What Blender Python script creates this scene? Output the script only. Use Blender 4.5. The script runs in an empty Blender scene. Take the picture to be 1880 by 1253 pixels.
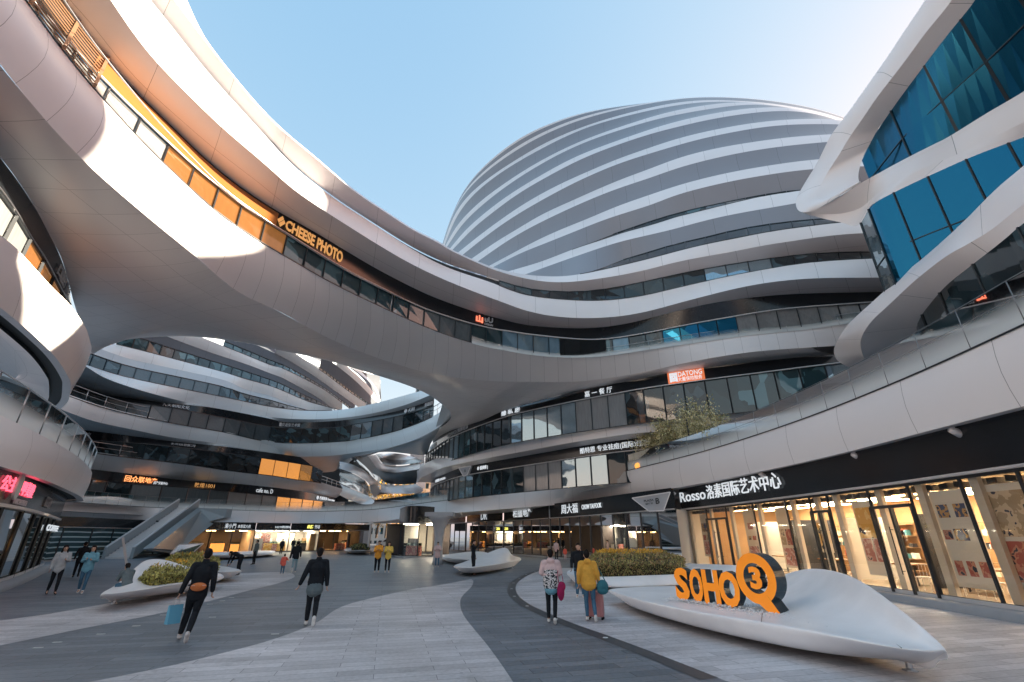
import bpy, bmesh, math, random
import numpy as np
from mathutils import Vector, Matrix
random.seed(7)
SC=bpy.context.scene; COL=SC.collection
# ------------------------------------------------------------------ camera
CH=2.0; FPX=847.0; PIT=math.radians(22.9); CP,SP=math.cos(PIT),math.sin(PIT)
cam=bpy.data.cameras.new('camera'); camo=bpy.data.objects.new('camera',cam); COL.objects.link(camo)
camo.location=(0,0,CH); camo.rotation_euler=(math.radians(90)+PIT,0,0)
cam.sensor_width=36; cam.lens=FPX/1880*36; cam.clip_end=4000; cam.clip_start=0.05
SC.camera=camo
# ------------------------------------------------------------------ world and sun
SUN_AZ=math.radians(77); SUN_EL=math.radians(16)      # clockwise from +Y
W=bpy.data.worlds.new('World'); SC.world=W; W.use_nodes=True
nt=W.node_tree; bg=nt.nodes['Background']
sk=nt.nodes.new('ShaderNodeTexSky'); sk.sky_type='NISHITA'; sk.sun_disc=False
sk.sun_elevation=SUN_EL; sk.sun_rotation=SUN_AZ; sk.altitude=50; sk.air_density=1.3; sk.dust_density=1.6; sk.ozone_density=2.0
se=nt.nodes.new('ShaderNodeSeparateColor'); co=nt.nodes.new('ShaderNodeCombineColor'); nt.links.new(sk.outputs[0],se.inputs[0])
for i_,(k_,g_) in enumerate(((.90,.78),(1.05,.44),(1.37,.20))):   # soften the physical sky's range per channel, like the hazy evening air
    pw=nt.nodes.new('ShaderNodeMath'); pw.operation='POWER'; pw.inputs[1].default_value=g_; ml=nt.nodes.new('ShaderNodeMath'); ml.operation='MULTIPLY'; ml.inputs[1].default_value=k_
    nt.links.new(se.outputs[i_],pw.inputs[0]); nt.links.new(pw.outputs[0],ml.inputs[0]); nt.links.new(ml.outputs[0],co.inputs[i_])
nt.links.new(co.outputs[0],bg.inputs[0]); bg.inputs[1].default_value=0.13
sl=bpy.data.lights.new('sun','SUN'); sl.energy=5.0; sl.angle=math.radians(0.5); sl.color=(1.0,0.85,0.66)
so=bpy.data.objects.new('sun',sl); COL.objects.link(so)
sd=Vector((math.sin(SUN_AZ)*math.cos(SUN_EL),math.cos(SUN_AZ)*math.cos(SUN_EL),math.sin(SUN_EL)))
so.rotation_euler=sd.to_track_quat('Z','Y').to_euler(); so.location=(60,40,60)
SC.view_settings.view_transform='Standard'; SC.view_settings.look='None'; SC.view_settings.exposure=2.15; SC.view_settings.gamma=1
# ------------------------------------------------------------------ materials
def mat(name,c,rough=.5,metal=0,spec=.5,em=None,es=0,coat=0):
    m=bpy.data.materials.new(name); m.use_nodes=True; b=m.node_tree.nodes['Principled BSDF']
    b.inputs['Base Color'].default_value=(*c,1); b.inputs['Roughness'].default_value=rough; b.inputs['Metallic'].default_value=metal
    b.inputs['Specular IOR Level'].default_value=spec
    if coat: b.inputs['Coat Weight'].default_value=coat; b.inputs['Coat Roughness'].default_value=.05
    if em: b.inputs['Emission Color'].default_value=(*em,1); b.inputs['Emission Strength'].default_value=es
    return m
def N(m,t,**k):
    n=m.node_tree.nodes.new(t)
    for a,v in k.items():
        if hasattr(n,a): setattr(n,a,v)
        else: n.inputs[a].default_value=v
    return n
def L(m,a,b): m.node_tree.links.new(a,b)
def MA(m,op,a,b=None):
    n=N(m,'ShaderNodeMath',operation=op)
    for i,x in enumerate((a,b)):
        if x is None: continue
        if hasattr(x,'links') or hasattr(x,'is_linked'): L(m,x,n.inputs[i])
        else: n.inputs[i].default_value=x
    return n.outputs[0]
def noisy(m,scale=4,amt=.12,bump=0,coord='Object',bscale=None):
    """vary the base colour and add a little bump"""
    b=m.node_tree.nodes['Principled BSDF']; c=tuple(b.inputs['Base Color'].default_value)
    tc=N(m,'ShaderNodeTexCoord'); nz=N(m,'ShaderNodeTexNoise'); nz.inputs['Scale'].default_value=scale; nz.inputs['Detail'].default_value=6
    L(m,tc.outputs[coord],nz.inputs['Vector'])
    mx=N(m,'ShaderNodeMix',data_type='RGBA'); mx.inputs[6].default_value=tuple(x*(1-amt) for x in c[:3])+(1,); mx.inputs[7].default_value=tuple(min(1,x*(1+amt)) for x in c[:3])+(1,)
    L(m,nz.outputs[0],mx.inputs[0]); L(m,mx.outputs[2],b.inputs['Base Color'])
    if bump:
        n2=N(m,'ShaderNodeTexNoise'); n2.inputs['Scale'].default_value=bscale or scale*6; n2.inputs['Detail'].default_value=4
        L(m,tc.outputs[coord],n2.inputs['Vector'])
        bp=N(m,'ShaderNodeBump'); bp.inputs['Strength'].default_value=bump; bp.inputs['Distance'].default_value=.02
        L(m,n2.outputs[0],bp.inputs['Height']); L(m,bp.outputs[0],b.inputs['Normal'])
    return m
def panel(name,c,pw=3.6,ph=50,rough=.32,seam=.020,shear=0):
    """painted aluminium cladding: joints every pw metres along, ph across (UV in metres)"""
    m=mat(name,c,rough,0,.5); b=m.node_tree.nodes['Principled BSDF']
    uv=N(m,'ShaderNodeUVMap'); sp=N(m,'ShaderNodeSeparateXYZ'); L(m,uv.outputs[0],sp.inputs[0])
    u=sp.outputs[0]; v=sp.outputs[1]
    if shear: u=MA(m,'ADD',u,MA(m,'MULTIPLY',v,shear))
    fu=MA(m,'LESS_THAN',MA(m,'FRACT',MA(m,'DIVIDE',u,pw)),seam/pw)
    fv=MA(m,'LESS_THAN',MA(m,'FRACT',MA(m,'DIVIDE',v,ph)),seam/ph)
    s=MA(m,'MAXIMUM',fu,fv)
    cell=N(m,'ShaderNodeTexWhiteNoise',noise_dimensions='2D'); cv=N(m,'ShaderNodeCombineXYZ')
    L(m,MA(m,'FLOOR',MA(m,'DIVIDE',u,pw)),cv.inputs[0]); L(m,MA(m,'FLOOR',MA(m,'DIVIDE',v,ph)),cv.inputs[1]); L(m,cv.outputs[0],cell.inputs[0])
    tc=N(m,'ShaderNodeTexCoord'); nz=N(m,'ShaderNodeTexNoise'); nz.inputs['Scale'].default_value=.35; nz.inputs['Detail'].default_value=7; L(m,tc.outputs['Object'],nz.inputs['Vector'])
    var=MA(m,'ADD',MA(m,'MULTIPLY',cell.outputs[0],.075),MA(m,'MULTIPLY',nz.outputs[0],.17))
    mx=N(m,'ShaderNodeMix',data_type='RGBA'); mx.inputs[6].default_value=(*c,1); mx.inputs[7].default_value=tuple(x*.45 for x in c)+(1,)
    L(m,var,mx.inputs[0])
    m2=N(m,'ShaderNodeMix',data_type='RGBA'); m2.inputs[7].default_value=tuple(x*.36 for x in c)+(1,)
    L(m,s,m2.inputs[0]); L(m,mx.outputs[2],m2.inputs[6]); L(m,m2.outputs[2],b.inputs['Base Color'])
    bp=N(m,'ShaderNodeBump'); bp.inputs['Strength'].default_value=.05; bp.inputs['Distance'].default_value=.3
    n3=N(m,'ShaderNodeTexNoise'); n3.inputs['Scale'].default_value=.5; n3.inputs['Detail'].default_value=2; L(m,tc.outputs['Object'],n3.inputs['Vector'])
    L(m,n3.outputs[0],bp.inputs['Height']); L(m,bp.outputs[0],b.inputs['Normal'])
    return m
M={}
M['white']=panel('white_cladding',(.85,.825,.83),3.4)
M['white_rear']=panel('blue_shade_cladding',(.74,.83,.88),3.4)  # white cladding with blue shade put into its base colour
M['white2']=panel('white_cladding_narrow',(.85,.825,.83),1.15,seam=.014)
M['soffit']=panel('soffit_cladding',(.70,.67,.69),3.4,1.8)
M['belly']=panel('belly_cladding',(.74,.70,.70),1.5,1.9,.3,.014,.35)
M['rwhite']=panel('tower_cladding',(.86,.80,.785),3.0)
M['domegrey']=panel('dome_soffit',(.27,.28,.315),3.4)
M['black']=noisy(mat('black_sign_panel',(.012,.014,.017),.18,0,.5),2,.3)
M['dark']=mat('dark_void',(.010,.013,.016),.6)
M['frame']=mat('dark_frame',(.025,.03,.035),.35,.3)
M['steel']=mat('brushed_steel',(.55,.56,.58),.28,.9)
M['rail']=mat('railing_grey',(.22,.23,.24),.45,.4)
M['alu']=mat('pale_trim',(.62,.60,.60),.35,.3)
M['deck']=noisy(mat('deck_stone',(.30,.31,.33),.6),2,.15)
def gl(name,c,rough=.03,metal=0,spec=.8,wav=.02,em=None,es=0,inside=0,folds=0):
    m=mat(name,c,rough,metal,spec,em,es)
    b=m.node_tree.nodes['Principled BSDF']
    tc=N(m,'ShaderNodeTexCoord'); nz=N(m,'ShaderNodeTexNoise'); nz.inputs['Scale'].default_value=.6; nz.inputs['Detail'].default_value=1
    L(m,tc.outputs['Object'],nz.inputs['Vector'])
    bp=N(m,'ShaderNodeBump'); bp.inputs['Strength'].default_value=wav; bp.inputs['Distance'].default_value=1
    L(m,nz.outputs[0],bp.inputs['Height']); L(m,bp.outputs[0],b.inputs['Normal'])
    if inside or folds:      # dim furniture, blinds and folds behind the pane
        mp=N(m,'ShaderNodeMapping'); L(m,tc.outputs['Object'],mp.inputs[0]); mp.inputs['Scale'].default_value=(1,1,.7) if inside else (1,1,.12)
        vo=N(m,'ShaderNodeTexVoronoi' if inside else 'ShaderNodeTexNoise'); vo.inputs['Scale'].default_value=inside or folds; L(m,mp.outputs[0],vo.inputs['Vector'])
        if inside: vo.distance='MANHATTAN'; sc=N(m,'ShaderNodeSeparateColor'); L(m,vo.outputs['Color'],sc.inputs[0]); f=MA(m,'POWER',sc.outputs[0],5)
        else: f=vo.outputs[0]
        mx=N(m,'ShaderNodeMix',data_type='RGBA'); k=(1,6) if inside else (.75,1.15); mx.inputs[6].default_value=tuple(x*k[0] for x in c)+(1,); mx.inputs[7].default_value=tuple(min(.6,x*k[1]) for x in c)+(1,); L(m,f,mx.inputs[0]); L(m,mx.outputs[2],b.inputs['Base Color'])
    return m
M['g0']=gl('window_glass_dark',(.012,.020,.024),inside=1.1)
M['g1']=gl('window_glass_teal',(.022,.045,.052),inside=.8)
M['g2']=gl('window_glass_blind',(.10,.12,.13),.05,wav=.01,folds=5)
M['g3']=gl('window_glass_mirror',(.35,.45,.5),.03,.75)
M['g4']=gl('window_glass_warm',(.10,.06,.03),em=(1,.45,.12),es=.05,inside=1.0)
M['g5']=gl('window_glass_curtain',(.24,.25,.255),.07,wav=.01,folds=9)
M['gs']=gl('window_glass_sky',(.16,.27,.35),.10,.25,.6,.01,folds=3)  # sky reflection put into the pane's base colour
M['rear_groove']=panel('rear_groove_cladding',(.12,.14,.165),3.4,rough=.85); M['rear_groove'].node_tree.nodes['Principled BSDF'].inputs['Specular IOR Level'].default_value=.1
M['rt_up']=gl('tower_glass_blue_upper',(.008,.11,.20),.22,.8,.5,.006)
M['rt']=gl('tower_glass_blue',(.012,.145,.25),.02,.85,.5,.010)
M['g6']=gl('window_glass_warm_light',(.20,.085,.028),.06,.3,.5,.01,(1,.42,.12),.05,folds=6)  # warm light put into the pane's colour, plus a faint glow
M['lit']=gl('window_lit_orange',(.40,.17,.04),.2,0,.5,.0,(1,.40,.09),.16,folds=4)
# clear glass: mostly see-through, mirror-like at grazing angles
def clear(name,tint=(.86,.93,.93),refl=1.5):
    m=bpy.data.materials.new(name); m.use_nodes=True; n=m.node_tree; n.nodes.remove(n.nodes['Principled BSDF'])
    o=n.nodes['Material Output']; t=N(m,'ShaderNodeBsdfTransparent'); t.inputs[0].default_value=(*tint,1)
    g=N(m,'ShaderNodeBsdfGlossy'); g.inputs['Roughness'].default_value=.02
    f=N(m,'ShaderNodeFresnel'); f.inputs[0].default_value=refl; mx=N(m,'ShaderNodeMixShader')
    L(m,f.outputs[0],mx.inputs[0]); L(m,t.outputs[0],mx.inputs[1]); L(m,g.outputs[0],mx.inputs[2]); L(m,mx.outputs[0],o.inputs[0]); return m
M['clear']=clear('clear_glass')
def frit(name):
    """balustrade glass with a printed white gradient that is dense at the bottom (UV v: 0 bottom, 1 top)"""
    m=clear(name,(.90,.95,.95)); n=m.node_tree; o=n.nodes['Material Output']; prev=o.inputs[0].links[0].from_socket
    uv=N(m,'ShaderNodeUVMap',uv_map='fr'); sp=N(m,'ShaderNodeSeparateXYZ'); L(m,uv.outputs[0],sp.inputs[0])
    cr=N(m,'ShaderNodeValToRGB'); e=cr.color_ramp.elements; e[0].position=.10; e[0].color=(.93,)*3+(1,); e[1].position=.80; e[1].color=(0,0,0,1); cr.color_ramp.interpolation='EASE'
    L(m,sp.outputs[1],cr.inputs[0])
    d=N(m,'ShaderNodeBsdfDiffuse'); d.inputs[0].default_value=(.86,.90,.90,1); tr=N(m,'ShaderNodeBsdfTranslucent'); tr.inputs[0].default_value=(.8,.86,.86,1)
    a=N(m,'ShaderNodeMixShader'); a.inputs[0].default_value=.3; L(m,d.outputs[0],a.inputs[1]); L(m,tr.outputs[0],a.inputs[2])
    mx=N(m,'ShaderNodeMixShader'); L(m,cr.outputs[0],mx.inputs[0]); L(m,prev,mx.inputs[1]); L(m,a.outputs[0],mx.inputs[2]); L(m,mx.outputs[0],o.inputs[0]); return m
M['frit']=frit('fritted_glass')
# outlines read off the photograph, in reference columns and rows
ZM=dict(A=(900,180,2.4095),B=(800,170,3.58),C=(1180,170,3.58),D=(0,0,2.506),E=(400,200,2.5067),F=(1460,250,3.1333),G=(1560,0,4.178),H=(1400,450,2.785),
I=(1060,640,4.1775),J=(760,620,3.685),K=(450,600,4.1775),M=(100,600,4.1775),N=(0,640,4.819),O=(640,780,6.959),P=(0,250,3.58),Q=(0,450,2.785),R=(0,780,3.796),X=(0,0,1))
def px(s):
    z=ZM['X'];out=[]
    for t in s.split():
        if t in ZM: z=ZM[t];continue
        a,b=t.split(',');out.append((round(z[0]+float(a)/z[2],1),round(z[1]+float(b)/z[2],1)))
    return out
CV=dict(
a0='D 860,0 905,110 960,210 1040,310 1130,420 1253,553 E 300,99 470,238 620,368 800,488 900,553 1035,618 B 60,1012 250,1100 370,1148 520,1188 600,1200 700,1208 830,1210 950,1195 1100,1165 1250,1130 1432,1085 C 200,1050 400,1000 600,960 800,920 1000,890 1200,865 1330,850 X 1585,408 1630,410 1680,415',
a1='D 800,0 870,90 960,215 1060,335 1150,450 1253,562 E 300,106 470,245 620,375 800,495 900,560 1035,626 B 60,1022 250,1110 370,1162 520,1208 650,1235 800,1250 950,1240 1100,1220 1250,1195 1432,1155 C 200,1120 400,1080 600,1045 800,1005 1000,975 1200,945 1432,925 X 1630,429 1680,433',
a2='D 690,0 790,120 860,215 960,340 1060,450 1160,560 1253,660 E 300,218 400,305 560,425 700,515 900,640 1060,715 A 0,795 100,828 200,850 400,858 600,830 850,775 1100,730 1400,690 1680,680 X 1640,464 1690,468',
b0='D 690,0 790,120 860,215 960,340 1060,450 1160,560 1253,660 E 300,220 400,310 560,430 700,520 900,650 1060,733 A 0,815 130,865 270,888 470,897 650,880 850,835 1100,780 1400,730 1690,710 X 1645,476 1700,480',
b1='D 510,0 600,140 700,270 800,370 900,470 1000,570 1100,655 1253,785 E 330,360 460,450 600,540 760,640 900,720 1050,790 1200,850 1350,905 A 135,935 270,965 450,975 650,955 900,890 1150,830 1400,800 1720,795',
b2='D 270,0 380,150 500,290 640,440 760,550 900,690 1050,820 1253,960 E 400,540 550,630 700,720 850,800 1000,870 1200,940 1350,980 A 100,993 200,1010 420,1020 600,1000 800,950 1000,905 1300,870 1740,858',
b3='D 135,0 240,120 350,240 470,370 600,500 750,640 900,780 1000,860 1100,945 1253,1040 E 220,520 330,590 450,665 600,755 750,830 900,900 1000,940 1200,1000 1350,1030 A 0,1018 150,1045 400,1070 520,1068 700,1040 900,1000 1100,965 1300,935 1670,907',
c0='D 115,0 230,160 330,290 440,420 540,530 640,640 760,760 870,860 940,930 1040,1010 1150,1080 1253,1150 E 300,670 450,760 600,840 750,910 900,980 1050,1040 1200,1085 1350,1115 A 0,1100 150,1130 320,1145 500,1140 700,1110 900,1080 1150,1045 1400,1020 1600,990',
c1='D 0,295 140,480 250,600 400,760 560,900 750,1060 900,1180 E 100,850 300,940 X 600,620 700,660 800,688 900,700 J 850,300 1100,300 1474,250 A 900,1165 1150,1125 1400,1105 1520,1098',
d3='J 70,780 200,650 500,520 800,440 1100,365 1474,290 I 440,250 700,190 1300,110 1671,70 X 1530,652',
d3b='J 80,790 250,680 600,545 1000,450 1474,360 I 500,310 1000,240 1671,155',
r2t='X 767,868 772,857 J 75,850 100,840 300,760 500,690 800,625 1100,575 1474,500 I 450,480 1000,420 1300,385 1560,355',
r2b='X 767,886 774,877 J 100,925 200,880 400,835 800,760 1100,705 1474,650 I 600,640 850,610',
s2b='J 130,1000 500,890 1000,815 I 0,830 560,735',
r1t='X 1880,597 1702,680 1562,737 1460,776 1299,828 1228,846 1160,863 1060,885 1004,895 868,914 800,921 735,930 687,936 639,938 544,940 400,936 276,932 159,924 90,919 30,915',
r1b='X 1880,746 1759,777 1615,815 1544,834 1460,853 1400,865 1259,893 1156,910 1060,924 860,940 800,945 735,953 687,959 603,961 496,960 400,958 280,958 172,957 103,953 40,949',
r1s='X 1880,770 1700,808 1615,827 1400,868 1247,900',
rail1='X 1880,490 1800,528 H 1337,90 1130,220 870,380 600,530 330,665 0,815 I 1200,470 940,600 700,700',
g1t='X 1880,857 1700,885 1540,903 1400,921 1247,937',
lat='N 0,590 150,660 350,760 500,840 650,930 750,1010 800,1070 815,1100',
lab='R 0,290 200,350 370,410 480,460 560,500 585,530 570,560 500,590 420,605',
las='R 0,370 200,450 330,490', lasb='R 0,575 150,600 300,635 410,665',
larail='N 0,230 200,350 400,490 540,590 650,690 765,820',
lbt='P 0,650 110,740 240,880 350,1000 470,1120 560,1253 X 162,615 168,637',
lbb='Q 0,320 100,400 200,490 280,570 330,640 360,700 362,715 X 126,735 115,748 108,753',
lss='P 0,140 120,300 230,470 320,640 400,800 450,960 472,1110',
lsb='P 0,370 100,510 200,680 300,830 400,1020 460,1120',
lr2t='M 270,955 600,1000 1000,1045 1350,1100 1671,1135 X 546,880 582,884 615,894 651,905 680,917',
lr2b='M 290,1095 600,1130 1000,1180 X 400,886 472,892 544,901 615,914 647,925',
lr2s='X 167,879 218,888 322,894 418,903 480,909 591,921 639,929',
lr3t='M 150,535 400,620 700,690 1000,750 1300,800 X 450,801 498,811 570,812 642,808 689,799 737,787 785,768 807,758 816,748',
lr3b='M 75,645 300,725 600,790 900,850 1200,890 X 450,824 500,832',
lr3st='M 200,790 600,840 900,880 1300,920 1671,970', lr3sb='M 260,870 600,890 1000,930 1400,980 1671,1020',
lr4t='M 265,300 500,375 900,460 1300,540 K 0,575 200,615 400,640 600,645 800,630 1050,575 1250,520 1400,480',
lr4b='M 265,320 400,400 700,500 1100,600 1500,670 K 300,705 600,710 900,680 1200,610 1420,525',
lr4st='M 500,540 900,590 1200,620 1671,710 K 300,735 600,730 900,700 1200,640 1450,560', lr4sb='M 200,490 400,560 800,610 1100,660 1671,770 K 300,775 600,780 900,740 1200,680 1510,590',
lr5t='M 450,130 700,190 1000,270 1300,350 K 0,400 209,460 400,540 500,580 690,630', lr5b='M 360,175 600,255 900,320 1300,410 K 0,480 209,535 300,575 480,640',
lr6t='M 1150,90 1400,190 K 0,215 209,300 300,325 600,480 790,620', lr6b='M 900,90 1200,200 K 0,285 209,365 300,400 550,540 670,630',
lr7t='K 400,215 600,350 800,500 950,600', lr7b='K 120,155 300,240 500,360 700,500 850,605',
lr8t='K 790,310 950,460 1030,580', lr8b='K 690,290 850,420 1010,580',
S1t='B 500,1170 700,1110 900,1032 1100,967 1250,917 1432,868 C 200,825 400,775 600,725 800,680 1040,645',S1b='B 590,1195 800,1120 1000,1050 1200,985 1432,930 C 200,900 400,845 600,800 800,765 1000,730',
w1t='B 950,1190 1130,1130 1280,1085 1432,1040 C 200,1000 400,955 600,905 800,870 1000,845 1180,830',
w2t='B 900,1030 1100,955 1300,885 1432,840 C 100,830 300,775 500,730 700,690 900,655 1040,640',
S2t='B 360,1135 500,1060 650,980 800,910 1000,830 1200,745 1432,665 C 200,620 400,565 600,520 800,485 1000,455 1150,440',S2b='B 385,1145 550,1060 700,1000 900,920 1100,840 1300,775 1432,735 C 200,680 400,625 600,580 800,545 1000,515 1110,505',
S3t='B 240,1090 400,980 550,890 700,800 900,710 1100,620 1300,540 1432,495 C 200,440 400,385 600,345 800,315 1000,290 1240,275',S3b='B 285,1105 450,990 600,900 800,800 1000,710 1200,630 1432,555 C 200,505 400,450 600,405 800,370 1000,345 1220,325',
S4t='B 150,1050 300,930 450,820 600,720 800,610 1000,520 1200,435 1432,355 C 200,310 400,260 600,220 800,190 1000,175 1150,172 1300,180',S4b='B 180,1065 350,930 500,825 650,735 850,625 1050,530 1250,450 1432,395 C 200,355 400,300 600,260 800,225 1000,210 1150,207 1285,210',
S5t='B 95,1025 200,900 350,770 500,660 700,540 900,430 1100,350 1300,280 1432,235 C 200,195 400,150 600,115 750,98 900,95 1040,108 1150,136 1250,165 1330,196',S5b='B 115,1030 250,890 400,770 550,660 750,545 950,440 1150,360 1432,265 C 200,235 400,185 600,150 800,125 950,118 1100,132 1220,160 1330,200',
S6t='B 65,1005 150,860 300,710 450,600 600,500 800,390 1000,300 1200,230 1432,155 C 200,120 400,85 550,65 700,61 850,80 1000,102 1180,140 1330,189',S6b='B 78,1010 180,860 330,720 480,605 650,495 850,385 1050,300 1250,235 1432,180 C 200,150 400,115 600,85 750,74 860,84 1000,107 1180,145 1330,193',
S7t='B 52,990 110,830 200,690 350,560 500,460 700,340 900,250 1100,180 1300,125 1432,95 C 150,75 350,50 550,50 700,59 850,73 1000,96 1180,132 1330,182',S7b='B 60,1000 130,830 230,690 380,560 550,450 750,340 950,245 1150,180 1432,112 C 150,95 350,65 500,58 700,64 850,79 1000,101 1180,137 1330,186',
sil='B 48,985 90,850 180,650 300,500 450,370 600,270 750,205 900,150 1050,115 1250,85 1432,72 C 150,58 350,45 600,48 800,62 1040,100 1180,130 1330,180',
)
CV={k:px(v) for k,v in CV.items()}
# ------------------------------------------------------------------ survey: sight line + known height -> place in the plan
def ray(u,v):
    x=(u-940)/FPX; y=-(v-626.5)/FPX
    return np.array((x,CP-y*SP,SP+y*CP))
def te(u,v): r=ray(u,v); return r[2]/math.hypot(r[0],r[1])
def P(u,v,z=0.0,r=None):
    d=ray(u,v)
    t=(z-CH)/d[2] if r is None else r/math.hypot(d[0],d[1])
    return np.array((d[0]*t,d[1]*t,CH+d[2]*t))
def PR(u,r,z,v=900):
    """point on the bearing of column u at plan distance r and height z"""
    d=ray(u,v); h=math.hypot(d[0],d[1]); return np.array((d[0]/h*r,d[1]/h*r,z))
def cat(pts,n):
    """Catmull-Rom through pts, resampled to n points at equal steps"""
    p=np.array(pts,float)
    if len(p)==2: return p[0]+(p[1]-p[0])*np.linspace(0,1,n)[:,None]
    q=np.vstack([2*p[0]-p[1],p,2*p[-1]-p[-2]]); out=[]
    for i in range(1,len(q)-2):
        a,b,c,d=q[i-1:i+3]
        for t in np.linspace(0,1,12,endpoint=False):
            out.append(.5*((2*b)+(c-a)*t+(2*a-5*b+4*c-d)*t*t+(-a+3*b-3*c+d)*t**3))
    out.append(p[-1]); return resamp(np.array(out),n)
def resamp(p,n):
    s=np.r_[0,np.cumsum(np.linalg.norm(np.diff(p,axis=0),axis=1))]; x=np.linspace(0,s[-1],n)
    return np.stack([np.interp(x,s,p[:,k]) for k in range(3)],1)
def smooth(p,it):
    p=p.copy()
    for _ in range(it): p[1:-1]=.5*p[1:-1]+.25*(p[:-2]+p[2:])
    return p
def extend(p,L0,L1):
    """carry a curve on past its ends, keeping its bend"""
    for end,Ln in ((0,L0),(1,L1)):
        if not Ln: continue
        q=p if end else p[::-1]
        k=max(2,len(q)//10); a=q[-1]-q[-1-k]; b=q[-1-k]-q[-1-2*k]
        ang=math.atan2(a[0]*b[1]-a[1]*b[0],a[0]*b[0]+a[1]*b[1])*-1
        st=np.linalg.norm(a[:2]); n=max(1,int(Ln/max(st,.1)*1)); ang=max(-.35,min(.35,ang))
        d=a.copy(); new=[]; cur=q[-1].copy(); step=Ln/ max(n,4); n=max(n,4); ang=ang*step/max(st,.1)
        d=d/np.linalg.norm(d)*step; d[2]=0
        for _ in range(n):
            c,s=math.cos(ang),math.sin(ang); d=np.array((d[0]*c-d[1]*s,d[0]*s+d[1]*c,0)); cur=cur+d; new.append(cur.copy())
        q=np.vstack([q,new]); p=q if end else q[::-1]
    return p
def crv(c,z,n=90,sm=8,e0=0,e1=0):
    c=CV[c] if isinstance(c,str) else c; pts=[]
    for i,t in enumerate(c):
        u,v=t[0],t[1]; d=ray(u,v); az=math.degrees(math.atan2(d[0],d[1]))
        zz=t[2] if len(t)>2 else (z(az) if callable(z) else z)
        pts.append(P(u,v,zz))
    p=smooth(cat(pts,n),sm)
    if e0 or e1: p=resamp(extend(p,e0,e1),n)
    return p
def azs(p): return np.degrees(np.arctan2(p[:,0],p[:,1]))
def align(rows,n=90,lo=None,hi=None):
    A=[azs(r) for r in rows]
    l=max(a.min() for a in A) if lo is None else lo; h=min(a.max() for a in A) if hi is None else hi
    def at(r,a,x):
        o=np.argsort(a); return np.stack([np.interp(x,a[o],r[o][:,k]) for k in range(3)],1)
    x0=np.linspace(l,h,400); b=at(rows[0],A[0],x0); s=np.r_[0,np.cumsum(np.linalg.norm(np.diff(b,axis=0),axis=1))]
    x=np.interp(np.linspace(0,s[-1],n),s,x0)
    return [at(r,a,x) for r,a in zip(rows,A)]
def outward(p):
    """plan normals along a row, on the side that faces the plaza"""
    t=np.gradient(p,axis=0); nrm=np.stack([t[:,1],-t[:,0],0*t[:,0]],1); l=np.linalg.norm(nrm,axis=1)[:,None]; l[l==0]=1; nrm/=l
    c=np.sum(nrm*p,axis=1); s=np.where(c>0,-1,1)
    if abs(s.sum())>0: s=np.full(len(s),1 if s.sum()>0 else -1)
    return nrm*s[:,None]
# ------------------------------------------------------------------ objects
def link(o,parent=None):
    COL.objects.link(o)
    if parent is not None: o.parent=parent
    return o
def tag(o,label=None,cat=None,group=None,kind=None):
    for k,v in (('label',label),('category',cat),('group',group),('kind',kind)):
        if v: o[k]=v
    return o
def thing(name,label,cat,loc=(0,0,0),rz=0,group=None):
    o=bpy.data.objects.new(name,None); COL.objects.link(o); o.location=loc; o.rotation_euler=(0,0,rz); o.empty_display_size=.3
    return tag(o,label,cat,group)
def mobj(name,verts,faces,mats,parent=None,uvs=None,fi=None,smoothf=True,frv=None):
    me=bpy.data.meshes.new(name); me.from_pydata([tuple(map(float,v)) for v in verts],[],[tuple(map(int,f)) for f in faces])
    for m in (mats if isinstance(mats,(list,tuple)) else [mats]): me.materials.append(M[m] if isinstance(m,str) else m)
    if fi is not None: me.polygons.foreach_set('material_index',fi)
    if smoothf: me.polygons.foreach_set('use_smooth',[True]*len(faces))
    for nm,uu in (('UVMap',uvs),('fr',frv)):
        if uu is not None:
            l=me.uv_layers.new(name=nm); li=np.zeros(len(me.loops),int); me.loops.foreach_get('vertex_index',li)
            l.data.foreach_set('uv',np.array(uu,float)[li].ravel())
    me.validate(); me.update()
    return link(bpy.data.objects.new(name,me),parent)
def grid(name,rows,m,parent=None,close=False,frv=None):
    rows=[np.array(r) for r in rows]; n=len(rows[0]); V=np.vstack(rows); F=[]
    for j in range(len(rows)-1):
        for i in range(n-1): F.append((j*n+i,j*n+i+1,(j+1)*n+i+1,(j+1)*n+i))
    mid=rows[len(rows)//2]; s=np.r_[0,np.cumsum(np.linalg.norm(np.diff(mid,axis=0),axis=1))]
    w=[np.zeros(n)]
    for a,b in zip(rows,rows[1:]): w.append(w[-1]+np.linalg.norm(b-a,axis=1))
    uv=[(s[i],w[j][i]+.4) for j in range(len(rows)) for i in range(n)]
    fr=[(s[i],1-j/(len(rows)-1)) for j in range(len(rows)) for i in range(n)] if frv else None
    return mobj(name,V,F,m,parent,uv,frv=fr)
def bulge(a,b,amt,k=5):
    """rows from a to b swelling out towards the plaza"""
    nr=outward(a); out=[]
    for t in np.linspace(0,1,k): out.append(a+(b-a)*t+nr*amt*math.sin(math.pi*t))
    return out
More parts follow.
